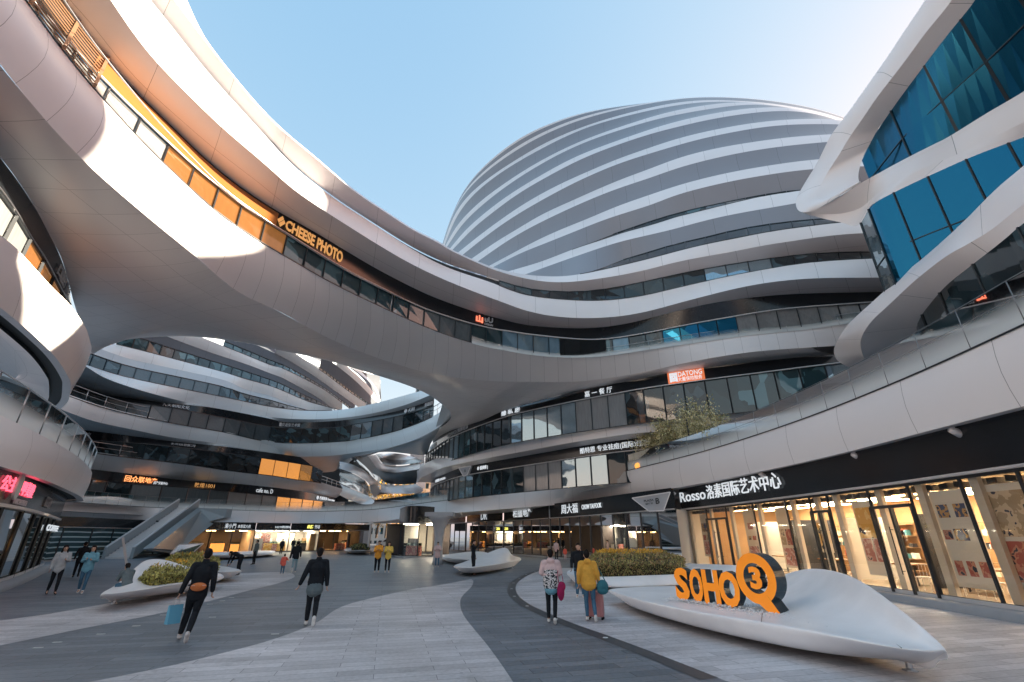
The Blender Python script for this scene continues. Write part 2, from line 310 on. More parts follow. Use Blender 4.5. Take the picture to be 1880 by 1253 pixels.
class MB:
    def __init__(s): s.v=[];s.f=[];s.m=[]
    def add(s,v,f,mi=0):
        o=len(s.v); s.v+= [tuple(x) for x in v]; s.f+=[tuple(i+o for i in q) for q in f]; s.m+=[mi]*len(f); return s
    def box(s,c,d,rz=0,mi=0,rx=0,ry=0):
        R=Matrix.Rotation(rz,3,'Z')@Matrix.Rotation(ry,3,'Y')@Matrix.Rotation(rx,3,'X'); c=Vector(c)
        v=[c+R@Vector((x*d[0]/2,y*d[1]/2,z*d[2]/2)) for x in (-1,1) for y in (-1,1) for z in (-1,1)]
        return s.add(v,[(0,1,3,2),(4,6,7,5),(0,4,5,1),(2,3,7,6),(0,2,6,4),(1,5,7,3)],mi)
    def bar(s,a,b,w,h=None,mi=0):
        """box beam from a to b"""
        a,b=Vector(a),Vector(b); h=h or w; d=b-a; l=d.length
        if l<1e-6: return s
        d/=l; up=Vector((0,0,1)) if abs(d.z)<.95 else Vector((0,1,0)); x=d.cross(up).normalized(); y=x.cross(d)
        v=[p+x*i*w/2+y*j*h/2 for p in (a,b) for i,j in ((-1,-1),(1,-1),(1,1),(-1,1))]
        return s.add(v,[(0,3,2,1),(4,5,6,7),(0,1,5,4),(1,2,6,5),(2,3,7,6),(3,0,4,7)],mi)
    def tube(s,pts,rad,k=8,mi=0,cap=True):
        pts=[Vector(p) for p in pts]; n=len(pts); rad=rad if isinstance(rad,(list,tuple)) else [rad]*n; V=[]
        for i,p in enumerate(pts):
            t=(pts[min(i+1,n-1)]-pts[max(i-1,0)]).normalized(); up=Vector((0,0,1)) if abs(t.z)<.9 else Vector((0,1,0))
            x=t.cross(up).normalized(); y=x.cross(t)
            for a in range(k): V.append(p+(x*math.cos(2*math.pi*a/k)+y*math.sin(2*math.pi*a/k))*rad[i])
        F=[(i*k+a,i*k+(a+1)%k,(i+1)*k+(a+1)%k,(i+1)*k+a) for i in range(n-1) for a in range(k)]
        if cap: F+=[tuple(range(k))[::-1],tuple((n-1)*k+a for a in range(k))]
        return s.add(V,F,mi)
    def lathe(s,c,prof,k=16,mi=0):
        V=[];n=len(prof)
        for r,z in prof:
            for a in range(k): V.append((c[0]+r*math.cos(2*math.pi*a/k),c[1]+r*math.sin(2*math.pi*a/k),c[2]+z))
        F=[(i*k+a,i*k+(a+1)%k,(i+1)*k+(a+1)%k,(i+1)*k+a) for i in range(n-1) for a in range(k)]+[tuple(range(k))[::-1],tuple((n-1)*k+a for a in range(k))]
        return s.add(V,F,mi)
    def quad(s,a,b,c,d,mi=0): return s.add([a,b,c,d],[(0,1,2,3)],mi)
    def build(s,name,mats,parent=None,sm=False):
        return mobj(name,s.v,s.f,mats,parent,fi=s.m,smoothf=sm)
# windows are gathered per building; the hundred that show largest become parts, the rest one mass
WIN={}
_run=[None,0]
def rc_(opts):
    """window kinds in runs of neighbouring bays, as rooms and reflections run across several panes"""
    if _run[1]<=0 or _run[0] not in opts: _run[0]=random.choice(opts); _run[1]=random.randint(1,5)
    _run[1]-=1; return _run[0]
def proj(p):
    d=np.array(p)-np.array((0,0,CH)); f=d[1]*CP+d[2]*SP; y=-d[1]*SP+d[2]*CP
    return (940+FPX*d[0]/f,626.5-FPX*y/f) if f>.1 else None
def bays(key,top,bot,w,mw=.06,choice=None,lo=0,hi=1,name='window',rail=True,inset=.05,gap=0):
    """glazed strip between two aligned rows, one mesh per bay: pane + mullion + rails"""
    s=np.r_[0,np.cumsum(np.linalg.norm(np.diff(top,axis=0),axis=1))]; nb=max(1,int(round(s[-1]*(hi-lo)/w))); nr=outward(top)
    xs=np.linspace(s[-1]*lo,s[-1]*hi,nb+1)
    f=lambda a,x: np.array([np.interp(x,s,a[:,k]) for k in range(3)])
    for i in range(nb):
        if gap and random.random()<gap: continue
        a,b=f(top,xs[i]),f(top,xs[i+1]); c,d=f(bot,xs[i+1]),f(bot,xs[i]); nn=f(nr,xs[i])
        ch=choice(i,nb) if callable(choice) else (choice or random.choices(['g0','g1','g2','g3','g5','g4'],[5,4,2,2.2,1.4,0])[0])
        mb=MB(); o=nn*inset
        mb.quad(a-o,b-o,c-o,d-o,0); mb.bar(a,d,mw,mw*1.6,1)
        if rail:
            mb.bar(a,b,mw*.8,mw,1); mb.bar(d,c,mw*.8,mw,1)
        q=[proj(x) for x in (a,b,c,d)]
        ar=0
        if all(q):
            ar=abs(sum(q[k][0]*q[(k+1)%4][1]-q[(k+1)%4][0]*q[k][1] for k in range(4)))/2
            cx=sum(t[0] for t in q)/4; cy=sum(t[1] for t in q)/4
            if not(-20<cx<1900 and -20<cy<1270): ar=0
        WIN.setdefault(key,[]).append((ar,mb,ch,name))
def flush_windows(key,parent,cap=98):
    L_=sorted(WIN.get(key,[]),key=lambda t:-t[0]); rest=MB(); mats=['g0','g1','g2','g3','g4','g5','frame','lit','clear','rt','g6','rt_up','gs']
    for i,(ar,mb,ch,name) in enumerate(L_):
        if i<cap and ar>0: mb.build(name,[ch,'frame'],parent)
        else:
            o=len(rest.v); rest.v+=mb.v; rest.f+=[tuple(k+o for k in q) for q in mb.f]; rest.m+=[mats.index(ch) if x==0 else 6 for x in mb.m]
    if rest.v: tag(rest.build('window_row',mats,parent),kind='stuff')
def railing(name,p,h,parent,post=1.5,r=.016,rails=(1,.5),glass=None,base=0,m='steel'):
    """handrail along row p (its foot), with posts; glass = material of the infill"""
    mb=MB(); up=np.array((0,0,1.))
    for k in rails: mb.tube(p+up*h*k,r if k==1 else r*.6,6)
    s=np.r_[0,np.cumsum(np.linalg.norm(np.diff(p,axis=0),axis=1))]
    for x in np.arange(0,s[-1],post):
        a=np.array([np.interp(x,s,p[:,k]) for k in range(3)]); mb.bar(a+up*base,a+up*h,r*1.1,r*2)
    o=mb.build(name,m,parent,True)
    if glass:
        g=grid('balustrade_glass',[p+up*h*.97,p+up*h*.5,p+up*.0],glass,parent,frv=True)
    return o
# lettering: built flat as real solid text, then bent on to the surface it is fixed to
def text_mesh(s,bold=0,ext=0):
    cu=bpy.data.curves.new('t','FONT'); cu.body=s; cu.size=1; cu.offset=bold; cu.extrude=ext; cu.resolution_u=3
    o=bpy.data.objects.new('t',cu); COL.objects.link(o); dg=bpy.context.evaluated_depsgraph_get(); me=o.evaluated_get(dg).to_mesh()
    V=np.array([v.co[:] for v in me.vertices]) if len(me.vertices) else np.zeros((0,3)); F=[tuple(p.vertices) for p in me.polygons]; Nn=[p.normal.z for p in me.polygons]
    o.evaluated_get(dg).to_mesh_clear(); bpy.data.objects.remove(o); bpy.data.curves.remove(cu); return V,F,Nn
def lettering(s,top,bot,u0,v0,u1,v1,t0,t1,m,parent,bold=.012,off=.06,name='sign_lettering',label=None,ext=.02):
    """text between the bearings of columns u0..u1 on the strip top/bot; t0,t1 = height share of the text's foot and head"""
    V,F,Nn=text_mesh(s,bold,ext)
    if not len(V): return
    mn,mxx=V.min(0),V.max(0); r0=ray(u0,v0); r1=ray(u1,v1); a0=math.degrees(math.atan2(r0[0],r0[1])); a1=math.degrees(math.atan2(r1[0],r1[1]))
    T,B=align([top,bot],200); A=azs(T); nr=outward(T); out=[]
    Pa=[np.array([np.interp(a,A,T[:,k]) for k in range(3)]) for a in (a0,a1)]
    S=np.r_[0,np.cumsum(np.linalg.norm(np.diff(T,axis=0),axis=1))]; s0,s1=np.interp(a0,A,S),np.interp(a1,A,S)
    for v in V:
        x=s0+(s1-s0)*(v[0]-mn[0])/(mxx[0]-mn[0]); t=t0+(t1-t0)*(v[1]-mn[1])/(mxx[1]-mn[1])
        tp=np.array([np.interp(x,S,T[:,k]) for k in range(3)]); bp=np.array([np.interp(x,S,B[:,k]) for k in range(3)]); n=np.array([np.interp(x,S,nr[:,k]) for k in range(3)])
        out.append(bp+(tp-bp)*t+n*(off+v[2]))
    o=mobj(name,out,F,m,parent,smoothf=False)
    if label: o['label']=label
    return o
def emis(name,c,s,base=None):
    return mat(name,base or c,.5,0,.3,c,s)
M['txt_white']=emis('letters_white',(.85,.93,1),.13,(.7,.7,.7)); M['txt_pale']=mat('letters_pale',(.55,.56,.58),.4); M['txt_orange']=emis('letters_orange',(1,.36,.12),.4)
M['txt_gold']=emis('letters_gold',(.9,.42,.12),.12,(.7,.42,.18)); M['txt_red']=emis('letters_red',(1,.10,.16),.5); M['txt_blue']=emis('letters_blue',(.25,.55,1),.8); M['txt_grey']=mat('letters_grey',(.42,.43,.45),.4)
# ================================================================== ground
def gobj(name,pts,z,m,kind='structure'):
    """flat sheet with the outline pts, triangulated"""
    bm=bmesh.new(); vs=[bm.verts.new((p[0],p[1],z)) for p in pts]; f=bm.faces.new(vs); 
    if f.normal.z<0: f.normal_flip()
    bmesh.ops.triangulate(bm,faces=[f]); me=bpy.data.meshes.new(name); bm.to_mesh(me); bm.free(); me.materials.append(M[m])
    o=link(bpy.data.objects.new(name,me)); tag(o,kind=kind); return o
def paving(name,c1,c2,joint,rough,rot,bw=1.5,bh=.28):
    m=mat(name,c1,rough); b=m.node_tree.nodes['Principled BSDF']
    tc=N(m,'ShaderNodeTexCoord'); mp=N(m,'ShaderNodeMapping'); mp.inputs['Rotation'].default_value=(0,0,rot); L(m,tc.outputs['Object'],mp.inputs[0])
    br=N(m,'ShaderNodeTexBrick'); br.offset=.37; br.squash=1
    for k,v in (('Scale',1),('Mortar Size',.006),('Mortar Smooth',.3),('Bias',0),('Brick Width',bw),('Row Height',bh)): br.inputs[k].default_value=v
    br.inputs['Color1'].default_value=(*c1,1); br.inputs['Color2'].default_value=(*c2,1); br.inputs['Mortar'].default_value=(*joint,1); L(m,mp.outputs[0],br.inputs[0])
    n1=N(m,'ShaderNodeTexNoise'); n1.inputs['Scale'].default_value=.35; n1.inputs['Detail'].default_value=8; n1.inputs['Roughness'].default_value=.65; L(m,tc.outputs['Object'],n1.inputs['Vector'])
    n2=N(m,'ShaderNodeTexNoise'); n2.inputs['Scale'].default_value=14; n2.inputs['Detail'].default_value=5; L(m,mp.outputs[0],n2.inputs['Vector'])
    st=MA(m,'ADD',MA(m,'MULTIPLY',n1.outputs[0],1.3),MA(m,'MULTIPLY',n2.outputs[0],.6)); st=MA(m,'ADD',st,.08)
    n4=N(m,'ShaderNodeTexNoise'); n4.inputs['Scale'].default_value=1.1; n4.inputs['Detail'].default_value=9; n4.inputs['Roughness'].default_value=.7; L(m,tc.outputs['Object'],n4.inputs['Vector'])
    r4=N(m,'ShaderNodeMapRange'); r4.inputs['From Min'].default_value=.56; r4.inputs['From Max'].default_value=.70; r4.inputs['To Min'].default_value=1; r4.inputs['To Max'].default_value=.72; L(m,n4.outputs[0],r4.inputs['Value']); st=MA(m,'MULTIPLY',st,r4.outputs[0])
    v5=N(m,'ShaderNodeTexVoronoi'); v5.inputs['Scale'].default_value=1.7; L(m,tc.outputs['Object'],v5.inputs['Vector']); gum=MA(m,'LESS_THAN',v5.outputs['Distance'],.055); st=MA(m,'MULTIPLY',st,MA(m,'SUBTRACT',1,MA(m,'MULTIPLY',gum,.35)))
    mx=N(m,'ShaderNodeMix',data_type='RGBA',blend_type='MULTIPLY'); mx.inputs[0].default_value=1; L(m,br.outputs[0],mx.inputs[6])
    cb=N(m,'ShaderNodeCombineColor'); [L(m,st,cb.inputs[i]) for i in range(3)]; L(m,cb.outputs[0],mx.inputs[7]); L(m,mx.outputs[2],b.inputs['Base Color'])
    rg=N(m,'ShaderNodeMapRange'); rg.inputs['To Min'].default_value=rough-.14; rg.inputs['To Max'].default_value=rough+.16; L(m,n1.outputs[0],rg.inputs['Value']); L(m,rg.outputs[0],b.inputs['Roughness'])
    bp=N(m,'ShaderNodeBump'); bp.inputs['Strength'].default_value=.35; bp.inputs['Distance'].default_value=.01; L(m,br.outputs[1],bp.inputs['Height']); bp.invert=True; L(m,bp.outputs[0],b.inputs['Normal'])
    return m
M['pave_dark']=paving('paving_dark_granite',(.125,.14,.16),(.19,.205,.23),(.045,.05,.055),.45,math.radians(-14))
M['pave_light']=paving('paving_pale_granite',(.40,.385,.40),(.55,.53,.545),(.15,.15,.16),.5,math.radians(-14))
M['drain']=noisy(mat('drain_stone',(.055,.06,.068),.4),6,.2)
M['brass']=mat('pavement_stud',(.75,.76,.75),.3,.6)
G=MB(); nx=40
G.quad((-400,-60,0),(400,-60,0),(400,500,0),(-400,500,0)); tag(G.build('ground','pave_dark'),kind='structure')
def gp(s): return [P(*map(float,t.split(',')),0) for t in s.split()]
gobj('pale_paving',cat(gp('865,1064 800,1076 754,1083 640,1110 580,1144 500,1175 400,1202 300,1226 150,1256'),60).tolist()+[(-14,-3,0),(6,-3,0)]+cat(gp('944,1256 920,1220 893,1183 868,1153 851,1130 845,1112 848,1096 866,1077 869,1067'),40).tolist(),.004,'pave_light')
gobj('pale_paving',cat(gp('0,1186 160,1153 319,1121 452,1086 505,1073 535,1063 541,1057 530,1052 505,1051 441,1053'),60).tolist()+gp('400,1070 190,1110 90,1128 0,1140')+[(-26,9,0),(-19,3,0)],.004,'pave_light')
edge=cat(gp('1050,1043 1010,1045 978,1053 955,1066 947,1078 951,1093 972,1110 1008,1127 1054,1146 1111,1166 1200,1199 1300,1238 1350,1258'),80)
gobj('pale_paving',edge.tolist()+[(9,-3,0),(12.9,2,0),(12.9,20,0),(13.4,36,0)],.004,'pave_light')
ed2=edge[:-1]; nn=np.gradient(ed2,axis=0); nn=np.stack([nn[:,1],-nn[:,0],0*nn[:,0]],1); nn/=np.linalg.norm(nn,axis=1)[:,None]
sgn=-1 if np.mean(nn[:,0])>0 else 1
o=grid('drain_channel',[ed2+(0,0,.007),ed2+nn*.34*sgn+(0,0,.007)],'drain'); tag(o,kind='structure')
for i in range(6,76,7):
    c=ed2[i]+nn[i]*.17*sgn
    tag(MB().lathe((c[0],c[1],.008),[(.001,.006),(.05,.006),(.06,.0)],10).build('ground_light','brass'),'small round steel light set flush in the dark curved drain line','ground light','studs along the drain line')
for u,v in [(300,1130),(330,1125),(355,1117),(385,1110),(408,1104),(425,1098),(250,1150),(185,1165),(105,1180),(70,1190),(390,1134),(505,1165)]:
    c=P(u,v,0); tag(MB().box((c[0],c[1],.006),(.16,.05,.006),.2).build('paving_inset','brass'),'tiny pale metal strip set in the dark paving band','paving inset','metal strips in the dark paving')
# ================================================================== mezzanine walkway (level two ring)
def zmap(a,b): return lambda az: b+(a-b)*max(0,min(1,(az+16)/18))**1*(1)
z1b,z1t=zmap(5.0,3.65),zmap(6.8,5.3)
r1b=crv('r1b',z1b,140,10,8,0); r1t=crv('r1t',z1t,140,10,8,0)
r1t,r1b=align([r1t,r1b],140)
walk=thing('mezzanine_walkway','long pale curving walkway parapet sweeping from the right shopfronts round to the far left','walkway',(0,60,0)); walk.location=(0,0,0)
grid('parapet',bulge(r1t,r1b,.10,5),'white',walk)
nr=outward(r1t); inner=r1t-nr*.35; 
grid('parapet_cap',[r1t,inner+(0,0,.01),inner-(0,0,.9)],'alu',walk)
MB().tube(r1t+nr*.02+(0,0,.01),.028,5).build('parapet_joint','frame',walk,True)
fl=inner-(0,0,.9); grid('walkway_floor',[fl,fl-nr*5],'deck',walk)
# soffit back to the shop line
shop_az=None
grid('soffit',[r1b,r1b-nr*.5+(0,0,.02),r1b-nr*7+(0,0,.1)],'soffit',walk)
railing('railing',r1t-nr*.12,1.28,walk,1.7,.013,(1,.62),'frit',m='rail')
for x in (-2,3,8,13,16.5,21,24.5):
    i=int(np.argmin(np.abs(azs(r1b)-({-2:-6,3:2,8:10,13:18,16.5:27,21:36,24.5:44}[x])))); c=r1b[i]-nr[i]*.28
    t=thing('spotlight',{-2:'spotlight under the walkway above the dark corner shop by the column',3:'spotlight under the walkway above the curtained boutique',8:'spotlight under the walkway between the estate agency and jewellery lettering',13:'spotlight under the walkway just left of the PLAZA B wedge',16.5:'spotlight under the walkway above the first letters of the art centre name',21:'large spotlight under the walkway right of the art centre name',24.5:'nearest spotlight under the walkway above the art centre double door'}[x],'spotlight',tuple(c),0,'spotlights under the walkway')
    d=nr[i]*-1
    MB().lathe((0,0,-.10),[(.05,.1),(.05,0)],10).build('mount','alu',t); 
    a=np.array((0,0,-.08)); MB().tube([a-d*.12,a+d*.02+(0,0,-.05),a+d*.3+(0,0,-.22)],[.07,.11,.13],12).build('housing','alu',t,True)
# ================================================================== curved office tower with bridge and dome
tower=thing('curved_office_tower','huge white banded office tower with striped dome roof and bridge sweeping overhead from the left','office tower',(0,0,0))
K='tower'
Z=dict(a0=23.2,a1=22.2,a2=21.2,b0=19.2,b1=17.9,b2=17.7,b3=16.5,c0=15.2,c1=13.8)
E_={'a0':(8,0),'a1':(8,0)}
def zl(a,b): return lambda az: a+(b-a)*max(0,min(1,(az+24)/22))
Z.update(a0=zl(21.0,22.4),a1=zl(20.0,21.3),a2=zl(19.7,20.8),b0=19.6,c1=lambda az: 12.8+1.0*max(0,min(1,(az+45)/28)))
R={k:crv(k,z,160,7,10,3) for k,z in Z.items()}
# fascia a and its soffit
def pair(a,b,n=160): return align([R[a],R[b]],n)
t,b=pair('a0','a1'); grid('upper_parapet',bulge(t,b,.05,3),'white',tower)
a1r,a2r,b0r=align([R['a1'],R['a2'],R['b0']],160)
# left of the bridge the soffit runs straight on to the lower band; to the right a window strip opens
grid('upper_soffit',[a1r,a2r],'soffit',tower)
bays(K,a2r,b0r,1.5,.06,lo=.50,hi=1,choice=lambda i,n: rc_(['g0','g2','g1','g0','g3']),inset=.02)
t,b=align([a2r-outward(a2r)*.12,b0r-outward(b0r)*.12],160); grid('window_reveal',[t,b],'dark',tower)
t,b=pair('b0','b1'); grid('middle_parapet',bulge(t,b,.05,4),'white',tower)
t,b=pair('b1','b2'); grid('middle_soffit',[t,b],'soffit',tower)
S3t,S3b=pair('b2','b3'); grid('sign_band',[S3t,S3b],'black',tower)
M['reflection_panel']=noisy(mat('reflection_spandrel',(.42,.17,.05),.3,.35),.7,.15)  # orange reflection of sunlit facades put into the band's colour
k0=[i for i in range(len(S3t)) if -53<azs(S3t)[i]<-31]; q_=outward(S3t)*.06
grid('reflection_spandrel',[(S3t*.86+S3b*.14+q_)[k0],(S3b+q_)[k0]],'reflection_panel',tower)
# unseen body added behind the dome, sized to keep sun off the rear tower
bd=[(7,62),(3,72),(1,90),(4,110),(20,126),(60,130),(72,105),(66,75),(54,48)]
bd=cat([(x,y,0) for x,y in bd],50)
for k_,(z0_,z1_,sc_) in enumerate([(0,14,1),(14.6,18,1.01),(18.6,22,1.0),(22.6,26,.98),(26.6,30,.96),(30.6,34,.93),(34.6,38,.95),(38.6,42,.95),(42.6,46,.95),(46.6,50,.95),(50.6,54,.94),(54.6,58,.93)]):
    c_=bd.mean(0); ro=lambda z,q: (bd-c_)*(sc_*q)+c_+np.array((0,0,z)); grid('sun_block_band',[ro(z1_,1),ro(z0_,1.01),ro(z0_-.6,.97)],'white',tower)
    grid('sun_block_roof',[ro(z1_,1),ro(z1_,.5),ro(z1_,.01)],'domegrey',tower)
for z0_,z1_ in ((58,62),(62.6,66),(66.6,71)):
    b2_=bd[16:42]; grid('sun_block_band',[b2_+(0,0,z1_),b2_+(0,0,z0_-.6)],'white',tower)
t,b=pair('b3','c0')
def ch_b(i,n):
    f=i/n
    if f<.20: return 'g5'
    if f<.31: return rc_(['g6','g6','g6','g5'])
    if f<.44: return rc_(['g5','g1','g0','g1'])
    if f<.52: return rc_(['g6','g1','g2'])
    if f<.72: return rc_(['gs','g3','gs','g5','g1'])
    if .72<f<.76: return 'g0'
    return rc_(['g3','g3','gs','g5','rt','g3'])
bays(K,t,b,1.3,.05,choice=ch_b)
rc=R['c0'][azs(R['c0'])>-6]; railing('railing',rc+outward(rc)*.10-(0,0,.12),.70,tower,3.1,.014,(1,),'frit'); rc=R['c0'][azs(R['c0'])<=-6]; railing('railing',rc,1.3,tower,30,.03,(1,))
# louvre panel near the upper-left end of the bridge
lt,lb=align([S3t,b],160); A=azs(lt)
lv=MB(); nrm=outward(lt)
for k in range(12):
    f_=k/11; row=lt+(lb-lt)*f_+nrm*.10
    seg=[row[i] for i in range(len(row)) if -64<A[i]<-51.5]
    if len(seg)>2: lv.tube(seg,.028,4)
for aa in (-62,-58.5,-55,-51.8):
    i=int(np.argmin(np.abs(A-aa))); lv.bar(lt[i]+nrm[i]*.12,lb[i]+nrm[i]*.12,.09,.14)
M['bronze']=mat('bronze_louvre',(.50,.30,.18),.35,.5)
lv.build('louvre','bronze',tower)
i0,i1=[int(np.argmin(np.abs(azs(t)-a))) for a in (6.4,12.2)]
lv=MB(); nt_=outward(t)
for k in range(22):
    f_=(k+.5)/22; row=t+(b-t)*f_+nt_*.05; lv.tube([row[i] for i in range(i0,i1+1)],.03,4)
lv.build('louvre','frame',tower)
# parapet c on the right part, belly of the bridge on the left
c0,c1=align([R['c0'],R['c1']],160)
rows=bulge(c0,c1,.30,7); w_=np.clip((4-azs(c0))/20,0.1,1)[:,None]; rows=[(c0+(c1-c0)*t)*(1-w_)+r*w_ for t,r in zip(np.linspace(0,1,7),rows)]; grid('lower_parapet',rows,'white2',tower)
# belly: from the lower edge of the parapet across to the rim of the oculus and down to level three
c1n=c1
T_=[ # u,v,z on the lower edge  |  far side
 (c1n[0],P(-60,215,12.7)),
 (None,None)]
def at_az(row,az): i=np.interp(az,azs(row),np.arange(len(row))); return np.array([np.interp(i,np.arange(len(row)),row[:,k]) for k in range(3)])
prs=[(-68,P(-330,0,12.7)),(-64,P(-230,80,12.7)),(-60,P(-140,150,12.7)),(-56,P(-60,225,12.7)),(-53,P(0,289,12.7)),(-50,P(34,334,12.7)),(-47.5,P(64,381,12.7)),(-44.5,P(89,429,12.7)),(-42,P(112,473,12.7)),(-39.5,P(126,518,12.7)),(-37,P(140,570,12.7)),(-35,P(168,648,13.2)),
(-33,P(187,636,14.0)),(-30,P(225,625,14.8)),(-27,P(287,619,15.3)),(-23.5,P(359,618,15.5)),(-20,P(440,627,15.5)),(-17,P(500,641,15.5)),(-14,P(560,653,15.4)),(-11,P(618,667,15.2)),(-8,P(697,691,14.8)),(-5.5,P(754,710,14.4)),(-3,P(790,727,14.0)),(-1,P(814,745,13.7)),(.2,P(827,757,13.6)),(1,P(825,770,13.6)),(1.8,P(812,783,13.6)),
(2.6,P(797,800,13.6)),(3.6,P(797,814,13.6)),(5,P(830,785,13.6)),(7,P(896,760,13.6)),(9.5,P(977,738,13.6)),(12,P(1058,718,13.6)),(15,P(1160,699,13.6)),(18,P(1227,685,13.6)),(22,P(1299,675,13.6)),(26,P(1371,666,13.6)),(31,P(1460,657,13.6)),(35,P(1530,651,13.6))]
near=smooth(cat([at_az(c1,a) for a,_ in prs],150),4); far=smooth(cat([q for _,q in prs],150),3)
# match the two rows by their common control points
def keyed(rowpts,n_per=5):
    p=np.array(rowpts); q=np.vstack([2*p[0]-p[1],p,2*p[-1]-p[-2]]); out=[]
    for i in range(1,len(q)-2):
        a,b,c,d=q[i-1:i+3]
        for t in np.linspace(0,1,n_per,endpoint=False): out.append(.5*((2*b)+(c-a)*t+(2*a-5*b+4*c-d)*t*t+(-a+3*b-3*c+d)*t**3))
    out.append(p[-1]); return np.array(out)
near=keyed([at_az(c1,a) for a,_ in prs]); far=keyed([q for _,q in prs])
span=np.linalg.norm(far-near,axis=1); rows=[]
for k,tt in enumerate(np.linspace(0,1,12)):
    w=3*tt*tt-2*tt**3; base=near+(far-near)*tt
    # round over: leaves the parapet steeply, flattens underneath
    dz=-np.minimum(span*.06,.7)*np.clip((azs(near)+46)/22,.25,1)*math.sin(math.pi*min(1,tt*1.0))*(1-tt)*1.6
    base=base.copy(); base[:,2]+=dz; rows.append(base)
for q in rows[1:-1]: q[:]=smooth(q,6)
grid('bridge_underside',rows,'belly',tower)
# rim upstand so the oculus edge has a thickness
rim=far[60:125]; grid('oculus_rim',[rim,rim+(0,0,.5)-outward(rim)*.1,rim+(0,0,1.6)-outward(rim)*.3],'white',tower)
# level three: sign band, windows, parapet
d3=crv('d3',13.6,120,6,0,3); d3b=crv('d3b',12.55,120,6,0,6)
s4t,s4b=align([d3,d3b],140); grid('sign_band',[s4t,s4b],'black',tower)
r2t=crv('r2t',11.0,120,8,0,10); r2b=crv('r2b',9.3,120,8,0,14); r2t,r2b=align([r2t,r2b],140)
g3t,g3f=align([d3b,r2t],140); g3f=g3f-outward(g3f)*1.0; 
low=g3t.copy(); low[:,2]=9.9
bays(K,g3t,low,1.5,.06,choice=lambda i,n: rc_(['g0','g1','g3','g2','g5','g3']) if i/n<.55 else rc_(['g3','g3','g1','g5','g3','g0','g1']))
grid('parapet',bulge(r2t,r2b,.12,5),'white',tower)
n2=outward(r2t); grid('terrace',[r2t,r2t-n2*.3,r2t-n2*.3-(0,0,.7),r2t-n2*3-(0,0,.7)],'deck',tower)
railing('railing',r2t-n2*.15,1.05,tower,2.0,.03,(1,.55),m='alu')
for q_ in (s4b,S3b): MB().tube(q_+outward(q_)*.08,.05,5).build('sign_trim','alu',tower,True)
# round end of the level three parapet (it turns back into the passage)
e0=[P(768,866,11.0),P(768,872,10.4),P(767,882,9.3)]
def turn(a,n=14,rad=2.6,dirn=None):
    """half circle that starts at a and turns back away from the plaza"""
    out=[]
    for k in range(n):
        q=math.pi*.62*k/(n-1); out.append(a+np.array((-math.sin(q)*rad*.35,rad*3*(1-math.cos(q)),0)))
    return np.array(out)
ta,tb=turn(r2t[0]),turn(r2b[0]); grid('parapet_end',bulge(ta,tb,.1,5),'white',tower)
sig=lambda row,k: row-outward(row)*k
s2t=sig(r2b,.45)+(0,0,.03); s2t2=sig(r2b,1.9); grid('soffit',[r2b,s2t,s2t2],'soffit',tower)
s2b=crv('s2b',8.45,90,6,2,22); q2=s2t2; s2bb=q2.copy(); s2bb[:,2]=8.35
grid('sign_band',[q2,s2bb],'black',tower)
low=s2bb.copy(); low[:,2]=5.9; MB().tube(s2bb+outward(s2bb)*.08,.05,5).build('sign_trim','alu',tower,True)
bays(K,s2bb,low,1.7,.06,choice=lambda i,n: rc_(['g1','g2','g5','g3','g0','g3']))
# dome stripes
DZ=[('S1b',26.0,'S1t',27.9),('S2b',30.4,'S2t',32.3),('S3b',34.8,'S3t',36.8),('S4b',39.2,'S4t',41.1),('S5b',43.7,'S5t',45.5),('S6b',48.2,'S6t',49.7),('S7b',52.4,'S7t',53.9)]
EX=dict(e0=5,e1=26)
DR=[(crv(a,za,120,26,5,24 if k<4 else 2),crv(b,zb,120,26,5,24 if k<4 else 2)) for k,(a,za,b,zb) in enumerate(DZ)]
prev=R['a0']
w1=crv('w1t',24.3,80,12,0,18); w2=crv('w2t',28.7,80,12,0,22)
for k,(lo_,up_) in enumerate(DR):
    u_,l_=align([up_,lo_],150); grid('dome_band',bulge(u_,l_,.08,3),'white',tower)
    top_,bot_=align([lo_,prev],150)
    if k<2:
        wt=(w1,w2)[k]; A_=azs(wt); 
        m_=top_.copy(); fade=np.clip((azs(top_)-A_.min())/6,0,1)[:,None]; wl=np.stack([np.interp(azs(top_),A_,wt[:,c]) for c in range(3)],1)
        m_=bot_+(wl-bot_)*fade
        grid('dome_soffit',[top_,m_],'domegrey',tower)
        t2,b2=align([wt,prev],100); bays(K,t2,b2,1.6,.06,choice=lambda i,n: rc_(['g0','g1','g1','g5','g3','g0']),inset=.03)
        grid('window_reveal',[t2-outward(t2)*.1,b2-outward(b2)*.1],'dark',tower)
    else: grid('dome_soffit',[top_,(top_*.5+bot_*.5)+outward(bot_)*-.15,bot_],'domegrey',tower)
    prev=up_
sil=crv('sil',57,120,20,4,1); u_,l_=align([sil,prev],150); mid=l_+(u_-l_)*.45; mid[:,2]+=.4
fr_=[0,.36,.52,.82,1]; rws=[l_+(u_-l_)*f_+np.array((0,0,.5*math.sin(math.pi*f_))) for f_ in fr_]
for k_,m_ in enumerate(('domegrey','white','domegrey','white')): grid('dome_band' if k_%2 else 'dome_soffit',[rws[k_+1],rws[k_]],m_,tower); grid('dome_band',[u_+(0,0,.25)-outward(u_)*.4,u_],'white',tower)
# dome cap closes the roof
cc=np.mean(u_,axis=0)+np.array((4,22,3)); grid('dome_cap',[u_+(0,0,.25)-outward(u_)*.4,u_*.5+cc*.5+(0,0,2.2),np.tile(cc+(0,0,3),(len(u_),1))],'domegrey',tower)
